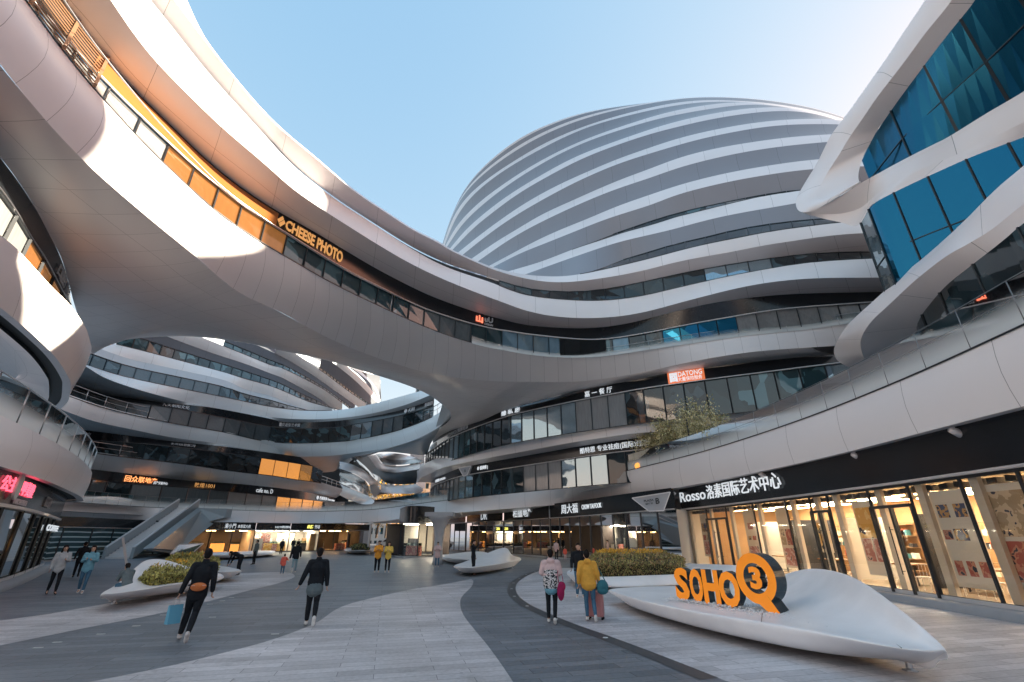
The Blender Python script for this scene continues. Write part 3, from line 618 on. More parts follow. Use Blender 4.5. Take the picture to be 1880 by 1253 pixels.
# lettering on the tower
M['txt_coral']=emis('letters_coral',(1,.22,.12),.3)
LE=lambda s,t_,b_,*a,**k: lettering(s,t_,b_,*a,**k)
LE('CHEESE PHOTO',S3t,S3b,524,412,627,478,.22,.80,'txt_gold',tower,.03)
LE('❖',S3t,S3b,508,404,522,414,.18,.84,'txt_gold',tower,.02)
LE('山',S3t,S3b,873,590,886,594,.25,.8,'txt_coral',tower,.05)
LE('uU',S3t,S3b,889,592,904,596,.42,.85,'txt_pale',tower,.03); LE('DESIGN',S3t,S3b,889,598,904,600,.18,.33,'txt_pale',tower,.01)
LE('嘉 一 餐 厅',s4t,s4b,1074,725,1124,712,.18,.78,'txt_white',tower,.0)
LE('臻 私 房',s4t,s4b,921,764,955,752,.2,.8,'txt_white',tower,.02)
LE('X.DANCE 魅舞培训',s4t,s4b,822,806,860,786,.2,.7,'txt_pale',tower,.01)
LE('舞蹈培训',s4t,s4b,790,824,801,812,.2,.7,'txt_pale',tower,.01)
db=MB(); 
la,lb2=align([s4t,s4b],200); Aq=azs(la)
i0,i1=[int(np.argmin(np.abs(Aq-math.degrees(math.atan2(*ray(u,690)[:2]))))) for u in (1228,1292)]
na=outward(la)
db.add(*[(lambda v,f:(v,f))([tuple(p) for p in (la[i0]+na[i0]*.12,la[i1]+na[i1]*.12,lb2[i1]+na[i1]*.12,lb2[i0]+na[i0]*.12)],[(0,1,2,3)])][0])
M['sign_orange']=mat('backlit_sign_orange',(.5,.12,.05),.4,0,.4,(1,.25,.08),.12)
grid('lit_sign_panel',[la[i0:i1+1]+na[i0:i1+1]*.12,lb2[i0:i1+1]+na[i0:i1+1]*.12],'sign_orange',tower)
LE('DATONG',s4t,s4b,1246,692,1289,683,.50,.92,'txt_white',tower,.012,.2); LE('大童保险服务',s4t,s4b,1246,699,1289,690,.10,.45,'txt_white',tower,.0,.2); LE('回',s4t,s4b,1231,698,1244,690,.12,.9,'txt_white',tower,.06,.2)
LE('酷特恩 专业祛痘(国际)连锁',q2,s2bb,1066,834,1193,812,.20,.80,'txt_white',tower,.006)
LE('Ⓟ 悦美容 |',q2,s2bb,877,862,896,856,.25,.75,'txt_white',tower,.02)
LE('红黄蓝 RYB kids',q2,s2bb,800,885,818,876,.3,.7,'txt_white',tower,.02)
flush_windows(K,tower)
# ================================================================== left tower
left=thing('left_retail_block','pale rounded block at the left edge with curved balconies above a dark glass cafe front','building',(0,0,0))
K='left'
lbt=crv('lbt',10.0,90,5,6,0); lbb=crv('lbb',8.5,90,4,6,0)
# the corner turns away from us: carry both rows round it
def turn2(row,back,n=16):
    e=row[-1]; t=row[-1]-row[-4]; t[2]=0; t/=np.linalg.norm(t); l=np.array((-t[1],t[0],0)); out=[]
    for k in range(1,n+1):
        q=2.2*k/n; out.append(e+t*math.sin(q)*back*.5+l*back*.5*(1-math.cos(q)))
    return np.vstack([row,out])
lbt2=resamp(turn2(lbt,9),110); lbb2=resamp(turn2(lbb,2.5,8),110)
def nfas(a,b,amt,k,m,parent,name):
    nr_=outward(a); rows=[a+(b-a)*t+nr_*amt*math.sin(math.pi*t) for t in np.linspace(0,1,k)]; return grid(name,rows,m,parent)
nfas(lbt2,lbb2,.12,6,'white',left,'upper_parapet')
# soffit under it with the dark vent slot near its edge
ctr=np.mean(lbb2,axis=0)+np.array((-4,3,0)); 
def toward(row,c,k): 
    d=c-row; d[:,2]=0; l=np.linalg.norm(d,axis=1)[:,None]; return row+d/l*np.minimum(k,l*.95)
no=smooth(outward(lbb2),6); rA=lbb2-no*.3; rB=lbb2-no*.75; rC=toward(lbb2-no*1.2,ctr,1.2); rD=toward(lbb2,ctr,30)
grid('soffit_edge',[lbb2,rA+(0,0,.02)],'soffit',left); grid('vent_slot',[rA+(0,0,.12),rB+(0,0,.12)],'dark',left); grid('slot_side',[rA+(0,0,.02),rA+(0,0,.12)],'frame',left); grid('slot_side',[rB+(0,0,.12),rB-(0,0,.02)],'frame',left)
grid('soffit',[rB-(0,0,.02),rC+(0,0,.3),rD+(0,0,.5)],'soffit',left)
# level three strip behind the upper parapet: black sign band and windows below the bridge
lss=crv('lss',12.7,80,4,8,0); lsb=crv('lsb',11.8,80,4,8,0)
grid('sign_band',[lss,(lss+lsb)/2,lsb],'black',left)
lw=lsb.copy(); lw[:,2]=9.6; bays(K,lsb,lw,1.5,.07,choice=lambda i,n: rc_(['lit','g5','lit','g6']))
railing('railing',lsb-(0,0,.02),.12,left,3,.03,(1,))
lettering('口腔门诊',lss,lsb,103,497,122,545,.2,.8,'txt_pale',left,.01)
# level two parapet with its glass balustrade
lat=crv('lat',5.9,90,6,8,0); lab=crv([p for p in CV['lab'][:6]],4.2,90,4,8,0)
lat2=resamp(turn2(lat,16),110); lab2=resamp(turn2(lab,10,8),110)
nfas(lat2,lab2,.12,6,'white',left,'lower_parapet')
nl=outward(lat2); railing('railing',lat2-nl*.1,1.35,left,2.4,.03,(1,),'frit'); grid('terrace',[lat2-nl*.05,lat2-nl*.3-(0,0,.5),lat2-nl*7-(0,0,.5)],'deck',left)
c2=np.mean(lab2,axis=0)+np.array((-8,4,0))
no=smooth(outward(lab2),6); rA=lab2-no*.35; rB=lab2-no*.9; grid('soffit_edge',[lab2,rA+(0,0,.02)],'soffit',left); grid('vent_slot',[rA+(0,0,.14),rB+(0,0,.14)],'dark',left); grid('slot_side',[rB+(0,0,.14),rB-(0,0,.02)],'frame',left); grid('soffit',[rB-(0,0,.02),toward(lab2,c2,14)+(0,0,.1)],'soffit',left)
# cafe front
ft=[P(-70,922,3.0),P(0,931,3.0),P(40,938,3.0),P(79,947,3.0),P(108,956,3.0)]
ft=cat(ft,40); fb=ft.copy(); fb[:,2]=.2; st=ft.copy(); st[:,2]=4.28
grid('sign_band',[st,ft+(0,0,.12)],'black',left); nf=outward(ft)
grid('sign_trim',[ft+nf*.12+(0,0,.12),ft+nf*.12],'alu',left); grid('sign_trim',[ft+nf*.12,ft-nf*.02],'alu',left)
lettering('公主美甲美睫',st,ft,-8,905,54,915,.42,.86,'txt_red',left,.01)
lettering('NAILS & EYELASH',st,ft,20,925,43,930,.14,.30,'txt_pale',left,.01)
lettering('ICE CREAM',st,ft,82,920,91,925,.3,.7,'txt_pale',left,.0)
lettering('COFFEE',ft-(0,0,.35),ft-(0,0,.75),84,960,107,963,.05,.95,'txt_white',left,.03,.12)
sgn_=MB(); i_=int(np.argmin(np.abs(azs(ft)-math.degrees(math.atan2(*ray(19,910)[:2]))))); c_=(st[i_]*.62+ft[i_]*.38)+nf[i_]*.1
an=math.atan2(nf[i_][1],nf[i_][0])
V_=[(c_[0]-math.sin(an)*.34*math.cos(q),c_[1]+math.cos(an)*.34*math.cos(q),c_[2]+.5*math.sin(q)) for q in np.linspace(0,2*math.pi,28,endpoint=False)]
sgn_.add([np.array(v)+nf[i_]*.08 for v in V_]+V_,[tuple(range(28))]+[(k,(k+1)%28,28+(k+1)%28,28+k) for k in range(28)])
M['disc']=mat('pale_sign_disc',(.65,.72,.68),.4); sgn_.build('round_sign','disc',left)
s_=np.r_[0,np.cumsum(np.linalg.norm(np.diff(ft,axis=0),axis=1))]
bays(K,ft,fb,3.4,.07,choice=lambda i,n:'clear')
kb=fb-(0,0,.004); k2=kb+nf*.6; k3=k2.copy(); k3[:,2]=0.0; grid('kerb_step',[kb,k2,k3],'deck',left); grid('sill_trim',[fb+nf*.05+(0,0,.14),fb+nf*.05],'alu',left)
# inside of the cafe
inn=ft-nf*4.5; inn_b=inn.copy(); inn_b[:,2]=.1; M['cafe_wall']=noisy(mat('cafe_wall',(.12,.16,.18),.6),1.5,.5); grid('cafe_back_wall',[inn,inn_b],'cafe_wall',left); grid('cafe_ceiling',[ft+(0,0,-.02),inn+(0,0,-.02)],'dark',left); grid('cafe_floor',[fb-nf*.02,inn_b+(0,0,.08)],'deck',left)
M['poster_blue']=noisy(mat('poster_blue',(.04,.22,.42),.4),3,.5); M['poster_orange']=emis('lamp_orange',(1,.4,.1),2.0); M['poster_white']=mat('poster_white',(.7,.7,.68),.5)
for u,zc,w,h,m_,dd in [(58,1.9,.6,2.6,'poster_blue',.25),(48,.9,.7,1.4,'poster_blue',.3),(18,1.7,.5,.35,'poster_orange',1.6),(90,1.5,.35,.25,'poster_orange',1.2),(72,1.9,.5,.4,'poster_white',.2),(6,2.2,.4,.8,'poster_white',1.2),(30,1.0,.8,1.3,'poster_white',2.4)]:
    i=int(np.argmin(np.abs(azs(ft)-math.degrees(math.atan2(*ray(u,1000)[:2]))))); c=ft[i]-nf[i]*dd; a=math.atan2(nf[i][1],nf[i][0])
    MB().box((c[0],c[1],zc),(.04,w,h),a).build('window_display',m_,left)
flush_windows(K,left)
# ================================================================== rear tower (seen through the oculus)
rear=thing('rear_office_tower','blue shaded striped office tower rising behind the opening under the bridge','office tower',(0,0,0)); K='rear'
RZ=[('lr2t',10.9,'lr2b',9.3),('lr3t',15.2,'lr3b',13.6),('lr4t',19.2,'lr4b',17.8),('lr5t',23.4,'lr5b',22.0),('lr6t',27.6,'lr6b',26.2),('lr7t',31.6,'lr7b',30.4),('lr8t',35.6,'lr8b',34.5)]
CV['lr2t']=[(100,822)]+CV['lr2t']; CV['lr2b']=[(100,855)]+CV['lr2b']
RR={}
M['soffit_rear']=panel('blue_shade_soffit',(.46,.53,.58),3.4,1.8)  # soffit cladding tinted with the rear's blue shade
for a,za,b,zb in RZ:
    RR[a]=crv(a,za,110,8,6,4 if a not in('lr3t',) else 0); RR[b]=crv(b,zb,110,8,6,6 if a not in('lr3t',) else 2)
prevt=None
gtop={}
for k,(a,za,b,zb) in enumerate(RZ):
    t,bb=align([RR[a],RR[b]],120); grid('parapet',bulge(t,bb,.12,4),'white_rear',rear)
    if k>=2: # window strip above this parapet, up to the soffit of the next one
        pass
sofs={'lr2b':('lr2s',7.6),'lr3b':('lr3st',13.5),'lr4b':('lr4st',17.6)}
# level two shops of the rear tower
s=crv('lr2s',8.05,100,8,6,6); t,bb=align([RR['lr2b'],s],120); grid('sign_band',[t,bb],'black',rear); lo_=bb.copy(); lo_[:,2]=4.6
def chr_(i,n):
    f=i/n; return rc_(['lit','lit','lit','g1']) if .50<f<.70 else rc_(['g1','g2','g0','g2','g5'])
bays(K,bb,lo_,3.2,.09,choice=chr_); SG2=(t,bb)
# level three: soffit, sign, windows
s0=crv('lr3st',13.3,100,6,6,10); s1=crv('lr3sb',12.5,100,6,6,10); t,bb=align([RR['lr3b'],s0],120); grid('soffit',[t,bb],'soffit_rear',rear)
t,bb=align([s0,s1],120); grid('sign_band',[t,bb],'black',rear); SG3=(t,bb); w_,x_=align([bb,RR['lr2t']],120)
bays(K,w_,x_-(0,0,.15),2.3,.09,choice=lambda i,n: rc_(['lit','lit','lit','lit','g4']) if .63<i/n<.93 else rc_(['g0','g1','g0','g0']))
railing('railing',RR['lr2t'],1.1,rear,3,.04,(1,.5))
s0=crv('lr4st',17.5,110,6,6,0); s1=crv('lr4sb',16.6,110,6,6,0); t,bb=align([RR['lr4b'],s0],120); grid('soffit',[t,bb],'soffit_rear',rear)
t,bb=align([s0,s1],120); grid('sign_band',[t,bb],'black',rear); SG4=(t,bb); w_,x_=align([bb,RR['lr3t']],120)
bays(K,w_,x_-(0,0,.15),2.1,.08,choice=lambda i,n: 'g5' if .18<i/n<.34 else rc_(['g0','g1','g2','g3','g0']))
railing('railing',RR['lr3t'],1.1,rear,2.5,.04,(1,.5))
# upper storeys: soffit then glass
for lo_k,up_k,zf in (('lr4t','lr5b',.60),('lr5t','lr6b',.5),('lr6t','lr7b',.35),('lr7t','lr8b',.15)):
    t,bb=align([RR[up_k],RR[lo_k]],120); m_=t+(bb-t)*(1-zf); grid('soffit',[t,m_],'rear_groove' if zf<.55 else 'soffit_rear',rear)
    bays(K,m_,bb,1.6,.08,choice=lambda i,n: rc_(['g0','g1','g0','g2','g1']))
# upper shell of the rear dome, set back behind the storeys
sa=crv([(315,630),(450,660),(560,695),(640,740),(694,745)],38,90,6,10,0); sb2=crv([(280,530),(450,575),(590,630),(660,668),(699,700)],58,90,6,10,0)
for k_ in range(8):
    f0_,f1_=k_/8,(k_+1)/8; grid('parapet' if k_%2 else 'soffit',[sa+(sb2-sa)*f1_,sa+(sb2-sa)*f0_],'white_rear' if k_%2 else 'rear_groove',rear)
q=[crv([(639,674),(660,690),(677,710),(697,739)],35.6,60,3,0,0),crv([(650,679),(668,693),(685,709),(698,737)],38.6,60,3,0,0),crv([(664,683),(690,712),(699,737)],39.6,60,3,0,0),crv([(697,691),(699,712),(700,737)],44,60,3,0,0)]
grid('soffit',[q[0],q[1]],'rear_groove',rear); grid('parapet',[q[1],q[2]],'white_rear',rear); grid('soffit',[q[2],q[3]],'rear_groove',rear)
for s_,st_,a in (('回众联地产',SG2,(226,884,285,888,.2,.82,'txt_orange')),('房产交易中心',SG2,(279,891,305,893,.15,.5,'txt_white')),('敦煌1001',SG2,(356,893,393,896,.2,.8,'txt_gold')),('cafe no. D',SG2,(470,898,500,902,.25,.75,'txt_white')),('Ⓜ 西城装饰 Decoration',SG2,(580,913,613,918,.2,.75,'txt_white')),
  ('•JM | ONE MORE 婚纱摄影工作室',SG3,(313,817,358,822,.2,.8,'txt_pale')),('培育',SG3,(150,798,166,800,.2,.8,'txt_pale')),('九天朝阳文化',SG4,(298,745,348,752,.2,.8,'txt_pale')),('酷贝造型艺术馆',SG4,(512,778,552,780,.2,.8,'txt_pale')),('◉ ASRI',SG4,(744,757,763,751,.15,.85,'txt_pale')),('IREALBEAUTY',SG4,(782,745,812,738,.2,.8,'txt_pale'))):
    lettering(s_,st_[0],st_[1],*a[:4],a[4],a[5],a[6],rear,.006,.15)
# tube end of the level three ring where it meets the bridge
ring_o=keyed([P(450,828,13.6),P(522,838,13.4),P(594,838,13.2),P(650,832,13.1),P(713,822,13.1),P(760,808,13.1),P(797,792,13.1),P(818,779,13.3),P(828,766,13.6),P(826,754,14.0),P(812,743,14.4)])
ring_i=keyed([P(450,803,15.2),P(522,812,15.2),P(594,812,15.2),P(650,807,15.2),P(713,794,15.2),P(750,783,15.2),P(785,769,15.2),P(805,759,15.1),P(814,750,15.0),P(814,745,14.9),P(808,740,14.8)])
rr=[ring_i+(ring_o-ring_i)*t+np.array((0,-1,0))*.5*math.sin(math.pi*t) for t in np.linspace(0,1,6)]; grid('ring_parapet',rr,'white_rear',rear)
# dark underside of the ring over the passage
und=keyed([P(400,860,12.6),P(500,866,12.4),P(560,868,12.2),P(612,866,12.0),P(622,852,12.0),P(640,842,12.0),P(680,833,12.0),P(711,830,12.0),P(745,833,12.0),P(775,836,12.2),P(785,832,12.4)])
grid('ring_underside',[ring_o,ring_o+(und-ring_o)*.4-(0,0,.25),und],'soffit_rear',rear)
flush_windows(K,rear,98)
# ================================================================== rounded blocks of the far passage
far_b=thing('far_passage_block','dim stack of rounded pale balconies closing the passage in the centre distance','building',(0,0,0)); K='far'
def strip(pt,pb,zt,zb,m,name,parent=far_b,am=.1,n=60,e0=0,e1=0):
    a=crv(px_(pt),zt,n,2,e0,e1); b=crv(px_(pb),zb,n,2,e0,e1); return grid(name,bulge(a,b,am,4),m,parent),a,b
def px_(s): return [tuple(640+float(t.split(',')[0])/6.959 if i==0 else 780+float(t.split(',')[1])/6.959 for i in (0,1)) for t in s.split()]
strip('-120,470 0,492 75,520 150,560 250,625 330,690 370,735 392,770','-120,560 0,600 75,630 150,672 220,720 260,760 275,810 280,850',11.2,9.7,'white','parapet')
strip('245,395 300,470 350,540 420,590 520,610 640,610 760,590 900,570','345,385 385,440 420,490 480,520 580,530 700,525 830,505 980,480',14.0,15.4,'white','parapet')
strip('345,380 385,430 420,480 480,505 580,515 700,512 830,492 980,470','400,370 430,400 470,430 520,445 600,450 700,448 800,440 880,432',15.5,17.6,'black','sign_band')
strip('400,372 430,400 470,430 520,445 600,450 700,448 800,438 860,428','420,372 450,385 500,372 570,366 650,372 720,385 780,400 850,420',17.6,18.8,'white','parapet')
strip('245,395 300,470 350,540 420,590 520,610 640,610 760,590 900,570','70,410 140,470 220,540 300,620 380,655 470,740 640,765 880,750',14.0,11.3,'dark','soffit')
strip('370,735 450,762 600,775 750,770 900,750 950,740','380,860 450,870 600,880 750,882 900,860 960,840',11.2,9.4,'white','parapet',am=.6)
strip('280,850 300,890 330,920 420,890 600,882 750,882 900,882','270,780 330,760 380,800 450,868 600,880 750,880 950,846',9.2,9.6,'soffit','soffit')
strip('-120,640 0,690 100,730 190,790 240,850 262,900','-120,740 0,800 100,840 190,880 250,915 262,920',8.6,6.6,'g1','window_row')
strip('-120,560 0,605 75,635 150,676 220,724 262,790','-120,640 0,690 100,730 190,790 240,850 262,900',9.6,8.6,'black','sign_band')
strip('-120,750 0,805 100,845 190,885 260,915 300,950','-120,900 0,960 60,980 140,1010 220,1020 300,1015',6.6,5.2,'white','parapet',am=.3)
strip('70,415 140,470 220,540 300,615 370,660','0,490 150,560 250,625 330,690 372,735',12.8,11.3,'g0','window_row')

uu=[560,585,610,628,642]; grid('recessed_wall',[np.array([PR(u,108,16.5) for u in uu]),np.array([PR(u,108,3.0) for u in uu])],'dark',far_b)
# ================================================================== right tower
rt=thing('right_office_tower','near tower at the right with blue glass wedged between pointed pink white bands','office tower',(0,0,0))
def q3(s,z):
    """'u,v[,z]' list -> points"""
    out=[]
    for t in s.split():
        a=list(map(float,t.split(','))); out.append(P(a[0],a[1],a[2] if len(a)>2 else z))
    return out
RO=keyed(q3('1835,-220 1760,-95 1699,0 1660,58 1627,108 1584,169 1560,203 1525,250 1501,298,19.6 1479,334,19.0 1466,357,18.2 1461,373,17.3 1465,386,16.5 1476,390,16.0 1496,386,15.8 1530,367,15.6 1556,351,15.5 1581,336,15.4',19.8))
RC=keyed(q3('1880,-210 1808,-93 1748,0 1700,60 1658,117 1611,178 1585,216 1560,252 1540,285,18.1 1520,316,17.8 1508,338,17.4 1500,354,17.0 1502,364,16.6 1510,366,16.3 1524,362,16.0 1545,352,15.8 1563,344,15.6 1581,336.5,15.4',18.5))
RI=keyed(q3('1930,-200 1850,-92 1791,0 1740,64 1695,123 1649,185 1628,215 1609,242 1598,264,18.0 1588,280,17.8 1581,299,17.3 1577,314,16.8 1576,322,16.5 1576,328,16.2 1577,332,15.9 1578,334,15.7 1579.5,335.5,15.5 1581,337,15.4',18.2))
# carry every band on past the picture's edge so the tower does not stop short
def ongo(row,front,d=9.0):
    a,b=(row[0],row[4]) if front else (row[-1],row[-5]); v=(a-b)*np.array((1,1,0)); v=v/np.linalg.norm(v)*d; p=[a+v*t for t in (.33,.66,1)]
    return np.vstack([p[::-1],row]) if front else np.vstack([row,p])
RO,RC,RI=[ongo(r_,True) for r_ in (RO,RC,RI)]
grid('upper_band',[RO+(RC-RO)*t-np.array((.03,.03,0))*math.sin(math.pi*t)*3 for t in (0,.25,.5,.75,1)],'rwhite',rt)
grid('upper_band_face',[RC,(RC+RI)/2,RI],'rwhite',rt)
# second band: from the prow to the right
BT=keyed(q3('1473,390,16.1 1500,384,15.8 1540,362,15.6 1581,336 1612,319 1639,304 1677,284 1715,265 1744,250 1812,208 1880,168 1960,115',15.4))
BC=keyed(q3('1476,392,16.0 1508,394,15.6 1548,392,15.2 1580,382,14.9 1603,363,14.7 1628,345,14.4 1656,330 1683,315 1754,285 1816,256 1880,224 1960,182',14.3))
BI=keyed(q3('1482,394,16.0 1512,402,15.4 1545,409,14.8 1564,415,14.3 1578,412,14.0 1590,394 1603,375 1651,349 1715,319 1790,286 1880,252 1960,220',13.9))
BT,BC,BI=[ongo(r_,False) for r_ in (BT,BC,BI)]
grid('second_band',[BT+(BC-BT)*t+np.array((-.05,-.05,0))*math.sin(math.pi*t) for t in (0,.25,.5,.75,1)],'rwhite',rt)
grid('second_band_soffit',[BC,(BC+BI)/2,BI],'rwhite',rt)
# third band turning round its prow
CT=keyed(q3('2000,195 1940,250 1880,304 1827,349 1766,410 1709,462 1651,510 1600,556 1565,588 1549,607 1536,628 1531,645 1536,660,10.5 1552,672,10.1 1580,684,9.9 1640,706,9.7 1720,720,9.6 1850,700,9.5',10.8))
CC=keyed(q3('2000,295 1940,333 1880,374 1824,419 1779,447 1734,473 1677,518 1629,563 1604,586 1588,607 1580,626 1581,642,9.6 1586,656,9.5 1598,668,9.5 1620,678,9.5 1664,688,9.5 1730,696,9.4 1850,680,9.4',9.7))
CI=keyed(q3('2010,330 1945,372 1880,410 1843,441 1810,467 1779,491 1734,528 1699,569 1690,583 1683,598 1683,607 1685,614 1690,621 1696,627 1708,637 1728,650 1760,664 1860,660',9.3))
CT,CC,CI=[ongo(r_,True) for r_ in (CT,CC,CI)]
grid('third_band',[CT+(CC-CT)*t+np.array((-.05,-.05,0))*math.sin(math.pi*t) for t in (0,.25,.5,.75,1)],'rwhite',rt)
grid('third_band_face',[CC,(CC+CI)/2,CI],'rwhite',rt)
def wall(top,bot,nb,key,ch='rt',mid=None,mw=.09):
    s=np.linspace(0,len(top)-1,nb+1)
    f=lambda a,x: np.array([np.interp(x,np.arange(len(a)),a[:,k]) for k in range(3)])
    hs=[0]+(mid or [])+[1]
    for i in range(nb):
        for h0,h1 in zip(hs,hs[1:]):
            mb=MB(); n=4; a0,b0_,a1,b1_=f(top,s[i]),f(bot,s[i]),f(top,s[i+1]),f(bot,s[i+1])
            V=[];
            for j in range(n+1):
                x=s[i]+(s[i+1]-s[i])*j/n; p,q=f(top,x),f(bot,x); V+=[p+(q-p)*h0,p+(q-p)*h1]
            mb.add(V,[(2*j,2*j+2,2*j+3,2*j+1) for j in range(n)],0)
            mb.bar(a0+(b0_-a0)*h0,a0+(b0_-a0)*h1,mw,mw*.5,1); mb.bar(V[1],V[-1],mw*.6,mw*.4,1)
            q=[proj(a0+(b0_-a0)*h0),proj(a1+(b1_-a1)*h0),proj(a1+(b1_-a1)*h1),proj(a0+(b0_-a0)*h1)]
            ar=abs(sum(q[k][0]*q[(k+1)%4][1]-q[(k+1)%4][0]*q[k][1] for k in range(4)))/2 if all(q) else 0
            WIN.setdefault(key,[]).append((ar,mb,ch(i,h0) if callable(ch) else ch,'window'))
n_=46
gt=resamp(RI[:-3],90); gb=[]
for k,p in enumerate(gt):
    r=math.hypot(p[0],p[1]); gb.append(p*np.array((1,1,0))*(1.0)+np.array((0,0,14.9)))
gb=np.array(gb); 
# foot of the glass follows the second band, a little behind it
xa=np.linspace(44.6,min(azs(RI).max(),azs(BT).max(),72)-.2,90)[::-1]
def byaz(row,x): A_=azs(row); o=np.argsort(A_); return np.stack([np.interp(x,A_[o],row[o][:,k]) for k in range(3)],1)
gt=byaz(RI,xa); bb_=byaz(BT[14:],xa); rt_=np.hypot(gt[:,0],gt[:,1]); rb_=np.maximum(rt_,np.hypot(bb_[:,0],bb_[:,1])+.35)
fb_=gt*np.array((1,1,0))*(rb_/rt_)[:,None]; fb_[:,2]=bb_[:,2]-.5; fb_=smooth(fb_,10)
wall(gt,fb_,7,'rt','rt_up',[.45])
g2t=resamp(BI[21:],90); rtop=np.hypot(g2t[:,0],g2t[:,1])
g2b=g2t.copy(); g2b[:,2]=9.6
def chg(i,h): return 'rt' if not(i==0) else 'g3'
wall(g2t,g2b,15,'rt',chg,[.5])
g3t_=resamp(CI[:-18],80); g3b_=g3t_.copy(); g3b_[:,2]=6.0
wall(g3t_,g3b_,11,'rt',lambda i,h: 'g1' if h>.4 else 'g0',[.45])
g4t=resamp(CI[-24:],40); g4b=g4t.copy(); g4b[:,2]=6.0; wall(g4t,g4b,5,'rt','g1')
# body behind the bands (roof and returns), so the tower is closed from other sides
# the tower's own bulk behind its bands, put in to block low sun
fp=[(16.5,6),(17.6,12),(19.2,18.2),(26,25.4),(40,39.5),(70,64),(80,-30),(15.5,-30),(15.8,-5)]
bv_=[(x,y,z) for z in (5.2,20.5) for x,y in fp]; k_=len(fp); mobj('tower_core',bv_,[tuple(range(k_))[::-1],tuple(range(k_,2*k_))]+[(i,(i+1)%k_,(i+1)%k_+k_,i+k_) for i in range(k_)],'rwhite',rt,smoothf=False)
up_=[(30,2),(30.5,16),(33,21.6),(42,24),(46,2)]; k_=len(up_); bv_=[(x,y,z) for z in (20.5,29.5) for x,y in up_]; mobj('upper_sun_block',bv_,[tuple(range(k_))[::-1],tuple(range(k_,2*k_))]+[(i,(i+1)%k_,(i+1)%k_+k_,i+k_) for i in range(k_)],'rwhite',rt,smoothf=False)  # unseen upper block added to cast shade on the bridge's left end
bt=RO[:28]; back=bt+np.array((14,10,0)); grid('roof',[bt,bt+(back-bt)*.3+(0,0,1.0),back],'rwhite',rt)
flush_windows('rt',rt,60)
# deck between the walkway parapet and the tower
# ================================================================== shops on the ground
M['wall_warm']=noisy(mat('shop_wall_warm',(.66,.38,.18),.7),.8,.25); M['floor_shop']=mat('shop_floor',(.33,.26,.19),.25); M['pier']=mat('shop_pier',(.62,.56,.50),.6)
M['lamp_warm']=emis('shop_lamp_warm',(1,.52,.20),9); M['lamp_white']=emis('shop_lamp_white',(1,.84,.62),15); M['ceil']=mat('shop_ceiling',(.10,.09,.085),.7)
M['wood']=noisy(mat('furniture_wood',(.30,.17,.08),.5),3,.3); M['furn_dark']=mat('furniture_dark',(.03,.03,.035),.4)
FY=[6,12,17,19.6,23,26,28.8,31.4,34.2,41]; FX=[13.15,13.25,13.35,13.25,13.06,12.80,12.5,12.2,11.78,10.6]
_fy=np.linspace(6,41,400); _fx=smooth(np.c_[np.interp(_fy,FY,FX),_fy,_fy],60)[:,0]
fx=lambda y: float(np.interp(y,_fy,_fx))
def ony(u,v):
    d=ray(u,v); return float(_fy[np.argmin(np.abs(_fx/_fy-d[0]/d[1]))])
art=thing('art_centre_shopfront','long black fronted shop at the right with warm lit rooms and hanging posters behind glass','shopfront',(0,0,0))
ys=np.linspace(6,34.1,60)
def line(z,off=0): return np.array([(fx(y)+off,y,z) for y in ys])
grid('sign_band',[line(5.12),line(3.72)],'black',art); grid('sign_trim',[line(3.72,-.14),line(3.64,-.14),line(3.64,.02)],'alu',art); grid('sign_trim_top',[line(3.72),line(3.72,-.14)],'alu',art)
grid('shop_floor',[line(.2,-.02),line(.2,7)],'floor_shop',art); grid('shop_ceiling',[line(3.64,.02),line(3.64,7)],'ceil',art); grid('back_wall',[line(3.64,6.5),line(.2,6.5)],'wall_warm',art)
for yy in (6.0,34.0): mobj('side_wall',[(fx(yy),yy,.2),(fx(yy)+7,yy,.2),(fx(yy)+7,yy,3.64),(fx(yy),yy,3.64)],[(0,1,2,3)],'wall_warm',art)
grid('kerb_step',[line(.2,-.02),line(.2,-.75),line(0,-.75)],'deck',art); grid('sill_trim',[line(.32,-.06),line(.205,-.06)],'alu',art)
us=[1258,1295,1330,1381,1439,1484,1517,1591,1663,1760,1864,1985]; vs=[936,931,926,922,916,911,906,897,889,878,861,848]
yy=[ony(u,v) for u,v in zip(us,vs)]
yy=[33.6]+[y for y in yy[1:]]; yy=yy+[yy[-1]-1.6,yy[-1]-3.2] if yy[-1]>9.5 else yy+[6.1]
doors={1,5,7}
MB().box((fx(33.9)-.05,33.85,1.95),(.35,.55,3.5)).build('corner_pier','pier',art)
